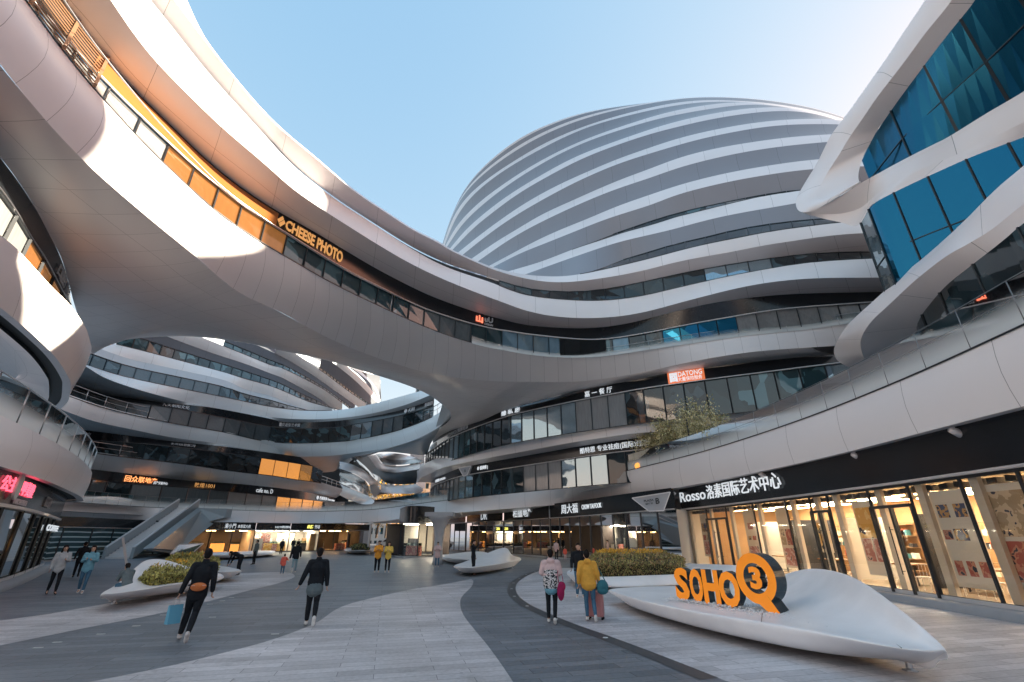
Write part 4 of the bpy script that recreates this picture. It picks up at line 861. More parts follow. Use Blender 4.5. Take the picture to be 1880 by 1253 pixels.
for i,(a,b) in enumerate(zip(yy,yy[1:])):
    A=lambda y,z,o=0:(fx(y)+o,y,z)
    m=MB(); m.quad(A(a,.3),A(b,.3),A(b,3.62),A(a,3.62),0); m.bar(A(a,.22),A(a,3.62),.06,.08,1); m.bar(A(a,3.6),A(b,3.6),.06,.1,1); m.bar(A(a,.28),A(b,.28),.06,.1,1)
    if i in doors:
        for k in (0,.5,1):
            y=a+(b-a)*k; m.bar(A(y,.22,-.05),A(y,2.95,-.05),.10 if k!=.5 else .12,.1,1)
        m.bar(A(a,2.95,-.05),A(b,2.95,-.05),.12,.1,1)
        d=m.build('glass_door',['clear','frame'],art)
        h=MB(); 
        for k in (.40,.60): y=a+(b-a)*k; h.tube([A(y,.8,-.16),A(y,2.3,-.16)],.02,6); h.tube([A(y,.9,-.16),A(y,.9,-.05)],.012,5); h.tube([A(y,2.2,-.16),A(y,2.2,-.05)],.012,5)
        h.build('handle','frame',d)
    else: m.build('window',['clear','frame'],art)
    MB().box((fx(a)+.22,a-.26 if a-b>1.2 else a-.2,1.92),(.14,.28,3.4)).build('pier','pier',art)
    if i>0:
        mb=MB().box((fx(a)+1.6,(a+b)/2,3.42),(.10,max(.8,(a-b)*.8),.05)).box((fx(a)+3.6,(a+b)/2,3.42),(.10,max(.8,(a-b)*.8),.05)); mb.build('ceiling_lamp','lamp_warm',art)
# soft ceiling glow comes from recessed panels deeper in the room
for y in np.arange(9,33,3.6): MB().box((fx(y)+4.6,y,3.58),(1.2,1.2,.04)).build('ceiling_lamp','lamp_white',art)
# extractor ducts above the glass
db=MB()
for y in np.arange(7,33.5,.55): db.box((fx(y)+.5,y,3.45),(.35,.3,.16),0,0,random.uniform(-.3,.3))
db.build('ceiling_baffles','furn_dark',art)
# posters: a pale sheet with fields of its own abstract pattern
def abstract(name,c1,c2,sc,seed):
    m=mat(name,c1,.6); tc=N(m,'ShaderNodeTexCoord'); v=N(m,'ShaderNodeTexVoronoi'); v.inputs['Scale'].default_value=sc; v.inputs['Randomness'].default_value=1; mp=N(m,'ShaderNodeMapping'); mp.inputs['Location'].default_value=(seed,seed*2,seed); L(m,tc.outputs['Object'],mp.inputs[0]); L(m,mp.outputs[0],v.inputs['Vector'])
    n=N(m,'ShaderNodeTexNoise'); n.inputs['Scale'].default_value=sc*.7; L(m,mp.outputs[0],n.inputs['Vector'])
    cr=N(m,'ShaderNodeValToRGB'); cr.color_ramp.interpolation='CONSTANT'; e=cr.color_ramp.elements; e[0].color=(*c1,1); e[1].position=.5; e[1].color=(*c2,1); x=cr.color_ramp.elements.new(.62); x.color=(.03,.04,.08,1); L(m,n.outputs[0],cr.inputs[0])
    L(m,cr.outputs[0],m.node_tree.nodes['Principled BSDF'].inputs['Base Color']); return m
for k,(a,b,s) in enumerate([((.75,.42,.10),(.85,.6,.25),4),((.45,.12,.10),(.62,.30,.22),6),((.55,.22,.2),(.75,.5,.45),7),((.08,.10,.2),(.6,.35,.15),7),((.45,.33,.22),(.7,.55,.4),5)]): M['art%d'%k]=abstract('print_%d'%k,a,b,s,k*3.1)
M['sheet']=mat('poster_sheet',(.78,.66,.54),.6); M['sheet_white']=mat('poster_sheet_pale',(.78,.72,.66),.6)
def poster(u,v,w,h,zc,fields,sheet,label,dep=.34):
    y=ony(u,v); x=fx(y)+dep; t=thing('poster',label,'poster',(x,y,zc),0,'posters hanging in the art centre windows')
    MB().box((0,0,0),(.02,w,h)).build('sheet',sheet,t)
    for k,(cy,cz,fw,fh,m) in enumerate(fields): MB().box((-.014,cy*w,cz*h),(.008,fw*w,fh*h)).build('print',m,t)
    mb=MB()
    for s in (-.35,.35): mb.tube([(0,s*w,h/2),(0,s*w,3.6-zc)],.006,4)
    mb.build('hanging_wire','steel',t)
poster(1287,985,1.3,2.5,2.05,[(0,.18,.8,.2,'art3'),(-.22,-.06,.34,.13,'art4'),(.22,-.06,.34,.13,'art1'),(0,-.3,.8,.3,'art2')],'sheet','narrow pale poster hanging beside the art centre corner pier')
poster(1369,985,1.25,2.7,1.95,[(0,.2,.45,.12,'art1'),(-.2,-.02,.3,.08,'art1'),(.2,-.02,.25,.07,'art3'),(0,-.3,.8,.26,'art2')],'sheet','orange lit poster with small round prints left of the upright logo ring')
poster(1432,985,1.15,2.7,1.95,[(-.2,.0,.4,.26,'art1'),(.25,.0,.35,.26,'art4'),(0,-.32,.75,.28,'art2')],'sheet','tall poster with one square grey print at its foot above the planter fin')
poster(1497,975,.8,1.3,2.0,[(0,0,.8,.8,'art0')],'sheet','short plain orange poster in the window beside the narrow black door')
poster(1580,975,1.2,2.6,1.95,[(0,.2,.9,.42,'art0'),(-.23,-.17,.4,.3,'art2'),(.23,-.17,.4,.3,'art2')],'sheet_white','poster with big orange and black print over two red ones by double door')
poster(1748,1000,1.35,2.75,1.95,[(-.2,.28,.3,.14,'art3'),(.25,.28,.3,.14,'art3'),(-.02,.03,.34,.12,'art3'),(.32,.03,.22,.1,'art1'),(-.3,-.31,.2,.15,'art1'),(0,-.31,.2,.15,'art1'),(.3,-.31,.2,.15,'art1')],'sheet_white','white poster with three small red prints in a row right of the double door')
poster(1852,1000,1.5,2.8,1.95,[(0,.22,.88,.42,'art4'),(0,-.21,.88,.36,'art1')],'sheet_white','large poster with a brown figure print above a dark red one at the right edge')
for y in (11.5,14.2,17.5,21,25,29):
    t=thing('display_table','display table inside the art centre, '+{11.5:'nearest the right edge',14.2:'behind the white poster with three red prints',17.5:'seen through the glass double door',21:'behind the narrow black door',25:'behind the tall poster above the planter fin',29:'farthest, near the corner pier'}[y],'table',(fx(y)+3.1,y,.2),0,'tables in the art centre')
    MB().box((0,0,.74),(1.0,1.7,.05)).build('table_top','wood',t)
    for sx in (-.42,.42):
        for sy in (-.75,.75): MB().bar((sx,sy,0),(sx,sy,.72),.05).build('leg','furn_dark',t)
M['stock_a']=mat('stock_cream',(.75,.62,.45),.6); M['stock_b']=mat('stock_teal',(.06,.20,.22),.5); M['stock_c']=mat('stock_red',(.45,.10,.06),.5)
rn=random.Random(31)
for y in np.arange(8.5,33,2.7):      # shelving along the back wall with stock on it
    cb=MB().box((fx(y)+6.2,y,1.45),(.05,2.2,2.3)); [cb.box((fx(y)+6.0,y,z),(.4,2.2,.04)) for z in (.5,1.0,1.5,2.0,2.5)]; sh=cb.build('shelf','wood',art)
    for mm in ('stock_a','stock_b','stock_c','sheet_white','furn_dark'):
        st_=MB(); [st_.box((fx(y)+5.95,y+rn.uniform(-1,1),rn.choice((.5,1.0,1.5,2.0))+.02+h/2),(.2,rn.uniform(.08,.3),h)) for h in [rn.uniform(.15,.38) for _ in range(6)]]; st_.build('stock',mm,sh)
for y,m_ in ((10,'wall_pale2'),(15.6,'furn_dark'),(19.5,'furn_dark'),(23.4,'wall_pale2'),(27.3,'furn_dark'),(30.8,'wall_pale2')): 
    M.setdefault('wall_pale2',mat('partition_pale',(.6,.56,.5),.7)); MB().box((fx(y)+3.8,y,1.5),(2.2,.12,2.6)).build('partition',m_,art)
def chair(x,y,rz,label):
    t=thing('cafe_chair',label,'chair',(x,y,.2),rz,'wire chairs in the art centre')
    MB().box((0,0,.45),(.42,.42,.03)).build('seat','alu',t)
    m=MB(); [m.tube([(-.2+.1*k,.2,.46),(-.2+.1*k,.24,.85)],.008,4) for k in range(5)]; m.tube([(-.2,.24,.85),(.2,.24,.85)],.012,5); m.build('backrest','alu',t)
    for sx in (-.18,.18):
        for sy in (-.18,.18): MB().tube([(sx,sy,.45),(sx*1.15,sy*1.15,0)],.011,5).build('leg','alu',t)
for k,(dx,y) in enumerate([(1.6,17.2),(1.8,16.3),(1.5,13.6),(1.9,12.9),(1.4,18.4)]): chair(fx(y)+dx,y,k*1.3,['pale wire chair behind the left leaf of the double door','pale wire chair behind the right leaf of the double door','pale wire chair under the white poster with three red prints','second wire chair under the white poster, farther right','pale wire chair left of the double door'][k])
flin=lambda z:np.array([(fx(y),y,z) for y in ys])
lettering('Rosso',flin(5.12)[::-1],flin(3.72)[::-1],1251,915,1297,904,.30,.76,'txt_white',art,.008,.1)
lettering('洛素国际艺术中心',flin(5.12)[::-1],flin(3.72)[::-1],1301,912,1437,885,.28,.86,'txt_white',art,.008,.1)
# middle shops: jewellers and offices under the walkway
def shop(name,label,cat_,top,z0,z1,z2,bayw,depth,wallm,lamp,lampn,ch=None,disp=8,seed=1,cols=('furn_dark','wood','art0','sheet_white','art1')):
    rnd=random.Random(seed); t=thing(name,label,cat_,(0,0,0)); k=name+str(seed); n=len(top); row=lambda z,o=0:(np.c_[top[:,:2],np.full(n,z)]-outward(top)*o)
    grid('sign_band',[row(z2),row(z1+.06)],'black',t); grid('sign_trim',[row(z1+.06,-.1),row(z1-.02,-.1),row(z1-.02,.02)],'alu',t)
    bays(k,row(z1),row(z0),bayw,.09,choice=ch or (lambda i,n:'clear'),inset=0)
    grid('shop_floor',[row(z0-.01,-.5),row(z0-.01,0),row(z0-.01,depth)],'floor_shop',t); grid('shop_ceiling',[row(z1,.02),row(z1,depth)],'ceil',t); grid('back_wall',[row(z1,depth),row(z0,depth)],wallm,t)
    kb=[row(z0-.01,-.5),row(0,-.5)]; grid('kerb_step',kb,'deck',t)
    for e in (0,-1):
        a,b=row(z0)[e],row(z0,depth)[e]; c,d=row(z1,depth)[e],row(z1)[e]; mobj('side_wall',[a,b,c,d],[(0,1,2,3)],'pier',t)
    nr_=outward(top); s=np.r_[0,np.cumsum(np.linalg.norm(np.diff(top,axis=0),axis=1))]
    at=lambda x,o,z: np.array([np.interp(x,s,(top-nr_*o)[:,c]) for c in (0,1)]+[z])
    an=lambda x: math.atan2(np.interp(x,s,nr_[:,1]),np.interp(x,s,nr_[:,0]))
    for j in range(lampn): 
        x=s[-1]*(j+.5)/lampn; MB().box(at(x,depth*rnd.uniform(.3,.6),z1-.08),(.7,s[-1]/lampn*.55,.05),an(x)).build('ceiling_lamp',lamp,t)
    for j in range(disp):
        x=s[-1]*rnd.uniform(.03,.97); h=rnd.choice([.9,1.0,2.2,1.6]); w=rnd.uniform(.5,1.6); o=rnd.uniform(.7,depth*.8); p=at(x,o,z0+h/2); a=an(x)
        d=MB().box(p,(.45,w,h),a).build('display_case',rnd.choice(cols),t)
        if h<1.2: MB().box(at(x,o,z0+h+.14),(.42,w*.96,.26),a).build('vitrine','clear',d)
    flush_windows(k,t,60); return t,(row(z2)+nr_*0,row(z1+.06))
g2=cat([P(806,964,3.65),P(860,960,3.65),P(951,956,3.65),P(1000,953,3.65),P(1060,949,3.65),P(1130,943.5,3.65),P(1190,939,3.65),P(1241,935.5,3.65)],90); g2=smooth(g2,12)
A2=azs(g2)
def seg(u0,u1,src=None):
    src=g2 if src is None else src; A_=azs(src); a0,a1=[math.degrees(math.atan2(*ray(u,950)[:2])) for u in (u0,u1)]
    x=np.linspace(a0,a1,40); return np.stack([np.interp(x,A_,src[:,k]) for k in range(3)],1)
M['wall_pale']=noisy(mat('shop_wall_pale',(.50,.46,.42),.7),.8,.15); M['wall_dark']=noisy(mat('shop_wall_dark',(.06,.05,.05),.6),1,.4); M['wall_orange']=noisy(mat('shop_wall_orange',(.60,.28,.08),.6),1,.2)
M['blue_lit']=noisy(emis('lightbox_blue',(.45,.78,.95),.22,(.5,.7,.8)),1.5,.2)
_,sb=shop('jewellery_shop','black fronted jewellery shop with orange rooms left of the plaza B wedge sign','shop',seg(1010,1243),.15,3.65,5.05,1.9,6,'wall_orange','lamp_white',8,None,18,3)
J=_
lettering('周大福',sb[0],sb[1],1032,938,1062,932,.2,.85,'txt_white',J,.008,.1); lettering('CHOW TAI FOOK',sb[0],sb[1],1070,936,1106,929,.38,.68,'txt_white',J,.008,.1)
_,sb=shop('estate_agency','pale estate agency front with two black framed doors under white lettering','shop',seg(925,1008),.15,3.65,5.05,2.0,6,'wall_pale','lamp_white',4,None,8,4)
lettering('柏盛地产',sb[0],sb[1],943,950,977,944,.2,.85,'txt_white',_,.005,.1)
_,sb=shop('ring_boutique','boutique with pale curtained glass at the left end of the middle row','shop',seg(857,923),.15,3.65,5.05,2.0,6,'wall_pale','lamp_warm',4,None,7,5)
lettering('DR',sb[0],sb[1],884,958,895,949,.15,.85,'txt_white',_,.0,.1)
_,sb=shop('dark_corner_shop','dark corner shop beside the flared column with an orange curtain inside','shop',seg(800,855),.15,3.65,5.05,2.2,6,'wall_dark','lamp_warm',2,None,6,6)
# things standing in the jewellery windows
def on_g2(u,o,z): 
    s_=seg(u-1,u+1); n=outward(s_)[20]; return s_[20]*np.array((1,1,0))-n*o+np.array((0,0,z)),math.atan2(n[1],n[0])
p_,a_=on_g2(1119,.5,1.95); t=thing('advertising_lightbox','tall pale blue advertising panel in the jewellery shop window','lightbox',tuple(p_),a_); MB().box((0,0,0),(.12,1.9,3.3)).build('panel','blue_lit',t)
m=MB(); m.lathe((.10,.2,-.1),[(.02,.36),(.10,.30),(.12,.18),(.09,.06),(.04,0)],10); m.build('printed_head','art4',t); MB().box((.075,.15,-.75),(.02,.62,1.3)).build('printed_coat','poster_blue',t)
# round-ended shop beyond the column, and the dark shops behind
g3=cat([PR(738,58,3.3),PR(750,53,3.3),PR(770,52,3.3),PR(800,54,3.3)],50)
_,sb=shop('rounded_glass_shop','round cornered dark glass shop seen left of the flared column','shop',g3,.15,3.2,4.9,2.2,5,'wall_dark','lamp_white',3,None,7,8)
g4=cat([PR(598,76,2.75),PR(640,78,2.75),PR(690,82,2.75)],50)
_,sb=shop('dark_restaurant','dark restaurant front beneath the walkway in the far middle','shop',g4,.1,2.75,3.65,2.6,7,'wall_dark','lamp_warm',3,None,10,9)
g5=smooth(cat([PR(95,54,2.7),PR(116,58.5,2.7),PR(180,61,2.7),PR(240,65,2.7),PR(310,69,2.7),PR(355,71,2.7)],60),4)
def chs(i,n): return 'gstripe'
M['gstripe']=gl('glass_with_pale_waves',(.05,.09,.10)); m=M['gstripe']; b=m.node_tree.nodes['Principled BSDF']; tc=N(m,'ShaderNodeTexCoord'); wv=N(m,'ShaderNodeTexWave'); wv.bands_direction='Z'; wv.inputs['Scale'].default_value=.75; wv.inputs['Distortion'].default_value=2.5; wv.inputs['Detail'].default_value=1; wv.inputs['Detail Scale'].default_value=.25
L(m,tc.outputs['Object'],wv.inputs['Vector']); cr=N(m,'ShaderNodeValToRGB'); cr.color_ramp.elements[0].position=.80; cr.color_ramp.elements[0].color=(.035,.07,.08,1); cr.color_ramp.elements[1].position=.9; cr.color_ramp.elements[1].color=(.40,.52,.55,1); L(m,wv.outputs[1],cr.inputs[0]); L(m,cr.outputs[0],b.inputs['Base Color'])
_flush=flush_windows
def flush_windows(key,parent,cap=98):
    for i,w in enumerate(WIN.get(key,[])):
        if w[2]=='gstripe': w[1].build('window',['gstripe','frame'],parent)
    WIN[key]=[w for w in WIN.get(key,[]) if w[2]!='gstripe']; _flush(key,parent,cap)
shop('closed_shop','closed shop with pale wavy stripes printed on its dark glass behind the escalator','shop',g5,.1,2.7,3.6,3.2,4,'wall_dark','lamp_white',1,chs,2,10)
g6=smooth(cat([PR(366,71,2.7),PR(430,73,2.7),PR(483,74,2.7)],60),4)
_,sb=shop('noodle_restaurant','restaurant with glowing orange seating behind glass to the right of the escalator','restaurant',g6,.1,2.7,3.6,2.9,5,'wall_dark','lamp_warm',5,None,6,11,('lamp_bench','furn_dark','lamp_bench')) if M.setdefault('lamp_bench',emis('lit_bench_orange',(1,.38,.08),.3,(.6,.25,.06))) else None
lettering('東小門',sb[0],sb[1],411,972,433,965,.15,.85,'txt_white',_,.005,.12); lettering('本帮菜大供',sb[0],sb[1],435,973,460,966,.2,.7,'txt_white',_,.0,.12)
g7=smooth(cat([PR(484,74,2.7),PR(520,74.5,2.7),PR(545,75,2.7)],60),4)
_,sb=shop('bright_gift_shop','bright pale shop full of coloured posters in the far row','shop',g7,.1,2.7,3.6,2.9,3,'wall_pale','lamp_white',5,None,12,12,('sheet_white','art2','art0','sheet_white'))
lettering('✚ KELECTME ♥ 医美整形中心',sb[0],sb[1],504,973,545,965,.2,.6,'txt_white',_,.0,.12)
g8=smooth(cat([PR(546,75,2.7),PR(570,75.5,2.7),PR(597,76,2.7)],60),4)
_,sb=shop('clothes_shop','narrow dark clothes shop with a yellow and white sign in the far row','shop',g8,.1,2.7,3.6,2.9,4,'wall_pale','lamp_white',2,None,8,13,('furn_dark','wood','sheet_white'))
M['txt_yellow']=emis('letters_yellow',(.9,.85,.2),.3); lettering('鑫源',sb[0],sb[1],563,972,575,966,.2,.8,'txt_yellow',_,.04,.12); lettering('999-88',sb[0],sb[1],577,972,600,966,.2,.8,'txt_white',_,.005,.12)
# ================================================================== white moulded planters and benches
M['resin']=noisy(mat('white_resin',(.80,.79,.80),.42),1.3,.16,.2,'Object',40)
def boat(name,label,group,F,B,C,I=None,cat_='planter',sub=2):
    """moulded shell: F front rim, B lower edge of the front, C back rim (u,v,z each, left tip to right tip)"""
    f,b,c=[np.array([P(*q) for q in X]) for X in (F,B,C)]
    f,b,c=[keyed(x,3) for x in (f,b,c)]
    dirn=c-f; dirn[:,2]=0; ln=np.linalg.norm(dirn,axis=1)[:,None]; un=dirn/np.maximum(ln,.05)
    lip=f+un*np.minimum(.10,ln*.2)+(0,0,.015); bowl=f+un*np.minimum(ln*.45,.9); bowl[:,2]=f[:,2]-.05
    if I is not None: bowl=keyed(np.array([P(*q) for q in I]),3)
    c_in=c-un*np.minimum(.12,ln*.2); c_in[:,2]-=.01
    k1=b+un*np.minimum(.5,ln*.3); k1[:,2]=np.where(b[:,2]>.3,b[:,2]-.03,np.minimum(b[:,2],.14)-.04); k2=c-un*np.minimum(.5,ln*.25); k2[:,2]=k1[:,2]
    cb=c+un*.06; cb[:,2]=np.maximum(.22,c[:,2]*.45)
    rows=[lip,f,(f+b)/2-un*.03,b,k1,k2,cb,c,c_in,(bowl+c_in)/2+np.array((0,0,-.06))*(c[:,2]-f[:,2])[:,None],bowl,lip]
    rows=[r-np.array(0) for r in rows]; cen=np.mean(f,axis=0); cen[2]=0
    V=np.vstack(rows[:-1])-cen; n=len(f); m_=len(rows)-1; Fc=[]
    for j in range(m_):
        for i in range(n-1): Fc.append((j*n+i,((j+1)%m_)*n+i,((j+1)%m_)*n+i+1,j*n+i+1))
    t=thing(name,label,cat_,tuple(cen),0,group); o=mobj('shell',V,Fc,'resin',t)
    bmx=bmesh.new(); bmx.from_mesh(o.data); bmesh.ops.recalc_face_normals(bmx,faces=bmx.faces); bmesh.ops.holes_fill(bmx,edges=[e for e in bmx.edges if e.is_boundary]); bmx.to_mesh(o.data); bmx.free()
    md=o.modifiers.new('s','SUBSURF'); md.levels=sub; md.render_levels=sub
    m=MB()
    for q in (.18,.5,.82):
        i=int(q*(n-1)); p=(k1[i]*.6+k2[i]*.4)-cen; m.lathe((p[0],p[1],0),[(.11,0),(.11,.02),(.05,.04),(.05,max(.1,k1[i][2]+.05))],12)
    m.build('foot','steel',t); return t,cen,f,c
GRP='white moulded planters and benches on the plaza'
sp,spc,sf,sb_=boat('planter','long white boat shaped planter carrying the orange letters in front of the art centre',GRP,
 [(1114,1083,.42),(1170,1101,.46),(1276,1124,.5),(1398,1143,.52),(1521,1166,.52),(1627,1187,.5),(1700,1197,.47),(1737,1194,.44)],
 [(1117,1087,.38),(1172,1119,.2),(1276,1152,.16),(1398,1181,.16),(1521,1203,.16),(1627,1212,.18),(1699,1211,.26),(1739,1198,.38)],
 [(1116,1081,.43),(1185,1076,.46),(1280,1074,.52),(1400,1064,.74),(1478,1042,1.22),(1560,1054,1.28),(1655,1119,.88),(1738,1191,.46)])
for q_ in (.47,.80):
    i_=int(q_*(len(sf)-1)); a_,b_=sf[i_]-spc,sb_[i_]-spc; m_=(a_*.55+b_*.45)*np.array((1,1,0))+np.array((0,0,min(a_[2],b_[2])-.02)); pts=[a_+(0,0,.0),a_+(m_-a_)*.5+(0,0,-.02),m_]
    pts=[p_+np.array((0,0,.012)) for p_ in pts]; MB().tube(pts,.006,4).build('joint','frame',sp)
t=boat('planter','white rounded planter holding the clipped hedge behind the orange letters',GRP,
 [(1039,1052,.45),(1062,1059,.5),(1100,1060,.5),(1150,1059,.5),(1200,1057,.5),(1255,1055,.5),(1350,1052,.5),(1440,1047,.5)],
 [(1040,1055,.4),(1063,1073,.2),(1100,1079,.15),(1150,1080,.15),(1200,1078,.15),(1255,1075,.15),(1350,1070,.18),(1441,1051,.4)],
 [(1041,1048,.45),(1062,1042,.5),(1100,1036,.5),(1150,1033,.5),(1200,1033,.5),(1255,1034,.55),(1350,1037,.8),(1439,1043,.5)])
t=boat('planter','large white planter with a curved seat back and yellow green hedge at left',GRP,
 [(183,1092,.45),(215,1090,.5),(245,1086,.5),(276,1081,.5),(320,1073,.5),(370,1066,.5),(413,1057,.46)],
 [(184,1095,.4),(215,1100,.2),(245,1099,.16),(276,1095,.15),(320,1089,.15),(370,1081,.18),(414,1061,.4)],
 [(185,1089,.46),(218,1070,.55),(250,1040,None,22.5),(272,1026,None,23.5),(305,1027,None,24),(350,1041,None,23.5),(411,1054,.46)])
t=boat('planter','smaller white planter mostly hidden behind the large left planter',GRP,
 [(290,1047,.45),(330,1049,.5),(383,1050,.5),(415,1050,.5),(444,1048,.46)],
 [(291,1050,.4),(330,1062,.18),(383,1064,.15),(415,1062,.18),(445,1050,.4)],
 [(291,1043,.46),(330,1037,.5),(383,1037,.5),(415,1040,.5),(443,1046,.46)])
t=boat('bench','white sculpted bench with a sharp raised fin in the centre of the plaza',GRP,
 [(831,1040,.42),(856,1043,.46),(885,1040,.48),(915,1036,.48),(940,1031,.46),(957,1026,.44)],
 [(832,1042,.38),(856,1052,.18),(885,1051,.15),(915,1046,.15),(940,1039,.18),(958,1028,.38)],
 [(833,1038,.43),(856,1030,.5),(885,1019,None,34),(927,1004,None,34),(940,1019,None,34),(956,1024,.45)],cat_='bench')
t=boat('bench','low white bench ring just behind the finned bench',GRP,
 [(803,1021,.42),(830,1026,.45),(860,1028,.45),(890,1028,.45),(908,1025,.42)],
 [(804,1023,.38),(830,1032,.2),(860,1034,.18),(890,1033,.2),(908,1027,.38)],
 [(805,1019,.43),(830,1017,.5),(860,1013,None,48),(890,1013,None,47),(907,1023,.43)],cat_='bench')
t=boat('planter','small distant white planter with dark plants near the lamp post',GRP,
 [(630,1009,.45),(650,1011,.5),(672,1011,.5),(688,1008,.45)],
 [(631,1011,.4),(650,1015,.2),(672,1015,.2),(688,1010,.4)],
 [(631,1008,.46),(650,1006,.5),(672,1006,.6),(687,1006,.5)],sub=1)
t=boat('bench','long low white bench running from the escalator foot towards the gift shop',GRP,
 [(335,1020,.42),(380,1020,.45),(430,1018,.45),(475,1016,.45),(507,1013,.42)],
 [(336,1022,.38),(380,1025,.2),(430,1024,.18),(475,1021,.2),(507,1015,.38)],
 [(336,1018,.43),(380,1015,.45),(430,1013,.45),(475,1011,.45),(506,1011,.43)],cat_='bench',sub=1)
# ---- hedges: many small leaves through the volume
def leafmat(name,c,amt=.5):
    m=mat(name,c,.55,0,.3); b=m.node_tree.nodes['Principled BSDF']; oi=N(m,'ShaderNodeNewGeometry'); 
    cr=N(m,'ShaderNodeMix',data_type='RGBA'); cr.inputs[6].default_value=tuple(x*(1-amt) for x in c)+(1,); cr.inputs[7].default_value=tuple(min(1,x*(1+amt)) for x in c)+(1,)
    L(m,oi.outputs['Random Per Island'],cr.inputs[0]); L(m,cr.outputs[2],b.inputs['Base Color']); return m
M['leaf_olive']=leafmat('leaf_olive',(.30,.27,.10)); M['leaf_brown']=leafmat('leaf_brown',(.34,.23,.11)); M['leaf_gold']=leafmat('leaf_gold',(.72,.40,.05),.3); M['leaf_pale']=leafmat('leaf_pale',(.85,.70,.42),.35); M['leaf_yellow']=leafmat('leaf_yellow',(.60,.36,.05),.4); M['leaf_green']=leafmat('leaf_green',(.46,.42,.13),.4); M['leaf_dark']=leafmat('leaf_dark',(.03,.055,.035)); M['bark']=noisy(mat('bark',(.11,.08,.06),.8),8,.3)
def leaf(mb,p,s,rnd,up=.5,mi=0):
    a=rnd.uniform(0,6.28); e=rnd.uniform(-.2,1.4); d=np.array((math.cos(a)*math.cos(e),math.sin(a)*math.cos(e),math.sin(e)*up+.1)); d/=np.linalg.norm(d)
    w=np.cross(d,(rnd.uniform(-1,1),rnd.uniform(-1,1),1)); w/=np.linalg.norm(w)+1e-6; q=np.cross(d,w)
    mb.add([p,p+d*s*.5+w*s*.28+q*s*.06,p+d*s,p+d*s*.5-w*s*.28+q*s*.06],[(0,1,2,3)],mi)
def hedge(name,label,pts_f,pts_b,z0,z1,n,mats,goldtop=.0,s=.09,seed=1,group=None):
    """clipped hedge between a front and a back foot line"""
    rnd=random.Random(seed); f=keyed(np.array([P(*q) for q in pts_f]),4); b=keyed(np.array([P(*q) for q in pts_b]),4); cen=f.mean(0); cen[2]=z0
    core=MB(); top=z1-z0
    def prof(i,t): # height profile across (t 0..1) and along
        e=min(1,min(i,len(f)-1-i)/3.0); return top*(.55+.45*math.sin(math.pi*min(1,max(0,t))))*(.55+.45*e)
    rows=[]
    for t in np.linspace(0,1,7): rows.append(np.array([(f[i]+(b[i]-f[i])*t)*np.array((1,1,0))+np.array((0,0,z0+prof(i,t)*.86)) for i in range(len(f))]))
    base=lambda r: np.c_[r[:,:2],np.full(len(r),z0-.02)]
    rows=[base(rows[0])]+rows+[base(rows[-1])]; V=np.vstack(rows)-cen; nn_=len(f); F=[(j*nn_+i,j*nn_+i+1,(j+1)*nn_+i+1,(j+1)*nn_+i) for j in range(len(rows)-1) for i in range(nn_-1)]
    t_=thing(name,label,'hedge',tuple(cen),0,group); mobj('twigs',V,F,'bark_dark',t_); mb=MB()
    for _ in range(n):
        x=rnd.uniform(0,len(f)-1.001); i=int(x); t=rnd.random(); k=x-i; 
        if rnd.random()<.35: t=rnd.choice((0,0,1)); 
        h=prof(x,t); p=(f[i]*(1-k)+f[i+1]*k)*(1-t)+(b[i]*(1-k)+b[i+1]*k)*t; zz=h*(rnd.uniform(.0,1) if t in (0,1) else rnd.uniform(.80,1.0))
        p=np.array((p[0],p[1],z0+zz))-cen+np.array([rnd.uniform(-.05,.05) for _ in range(3)])
        g=zz>top*.86 and rnd.random()<goldtop
        leaf(mb,p,s*rnd.uniform(.6,1.4),rnd,1,2 if g else (0 if rnd.random()<.6 else 1))
    mb.build('foliage',mats,t_); return t_
M['bark_dark']=mat('twig_dark',(.035,.03,.018),.9)
hedge('hedge','brown green clipped hedge with a golden top in the planter behind the orange letters',[(1068,1058,.5),(1110,1059,.5),(1150,1058,.5),(1200,1056,.5),(1258,1054,.5)],[(1085,1040,.5),(1115,1036,.5),(1150,1035,.5),(1200,1035,.5),(1258,1037,.5)],.48,1.34,9500,['leaf_olive','leaf_brown','leaf_gold'],.95,.10,2,'hedges in the white planters')
hedge('hedge','yellow green hedge in the large left planter behind the person with the orange bag',[(252,1075,.5),(275,1076,.5),(305,1072,.5),(335,1068,.5),(368,1060,.5)],[(262,1060,.5),(280,1052,.5),(305,1048,.5),(335,1045,.5),(368,1046,.5)],.46,1.02,6500,['leaf_green','leaf_olive','leaf_gold'],.4,.10,3,'hedges in the white planters')
hedge('hedge','mottled hedge in the smaller planter behind the large left one',[(300,1048,.5),(330,1050,.5),(360,1050,.5),(400,1049,.5)],[(300,1040,.5),(330,1038,.5),(360,1038,.5),(400,1040,.5)],.46,1.15,3500,['leaf_green','leaf_olive','leaf_gold'],.15,.13,4,'hedges in the white planters')
hedge('hedge','low dark plants in the small distant planter',[(645,1010,.5),(660,1010,.5),(678,1010,.5)],[(645,1007,.5),(660,1006,.5),(678,1006,.5)],.46,1.05,700,['leaf_dark','leaf_olive','leaf_gold'],0,.2,5,'hedges in the white planters')
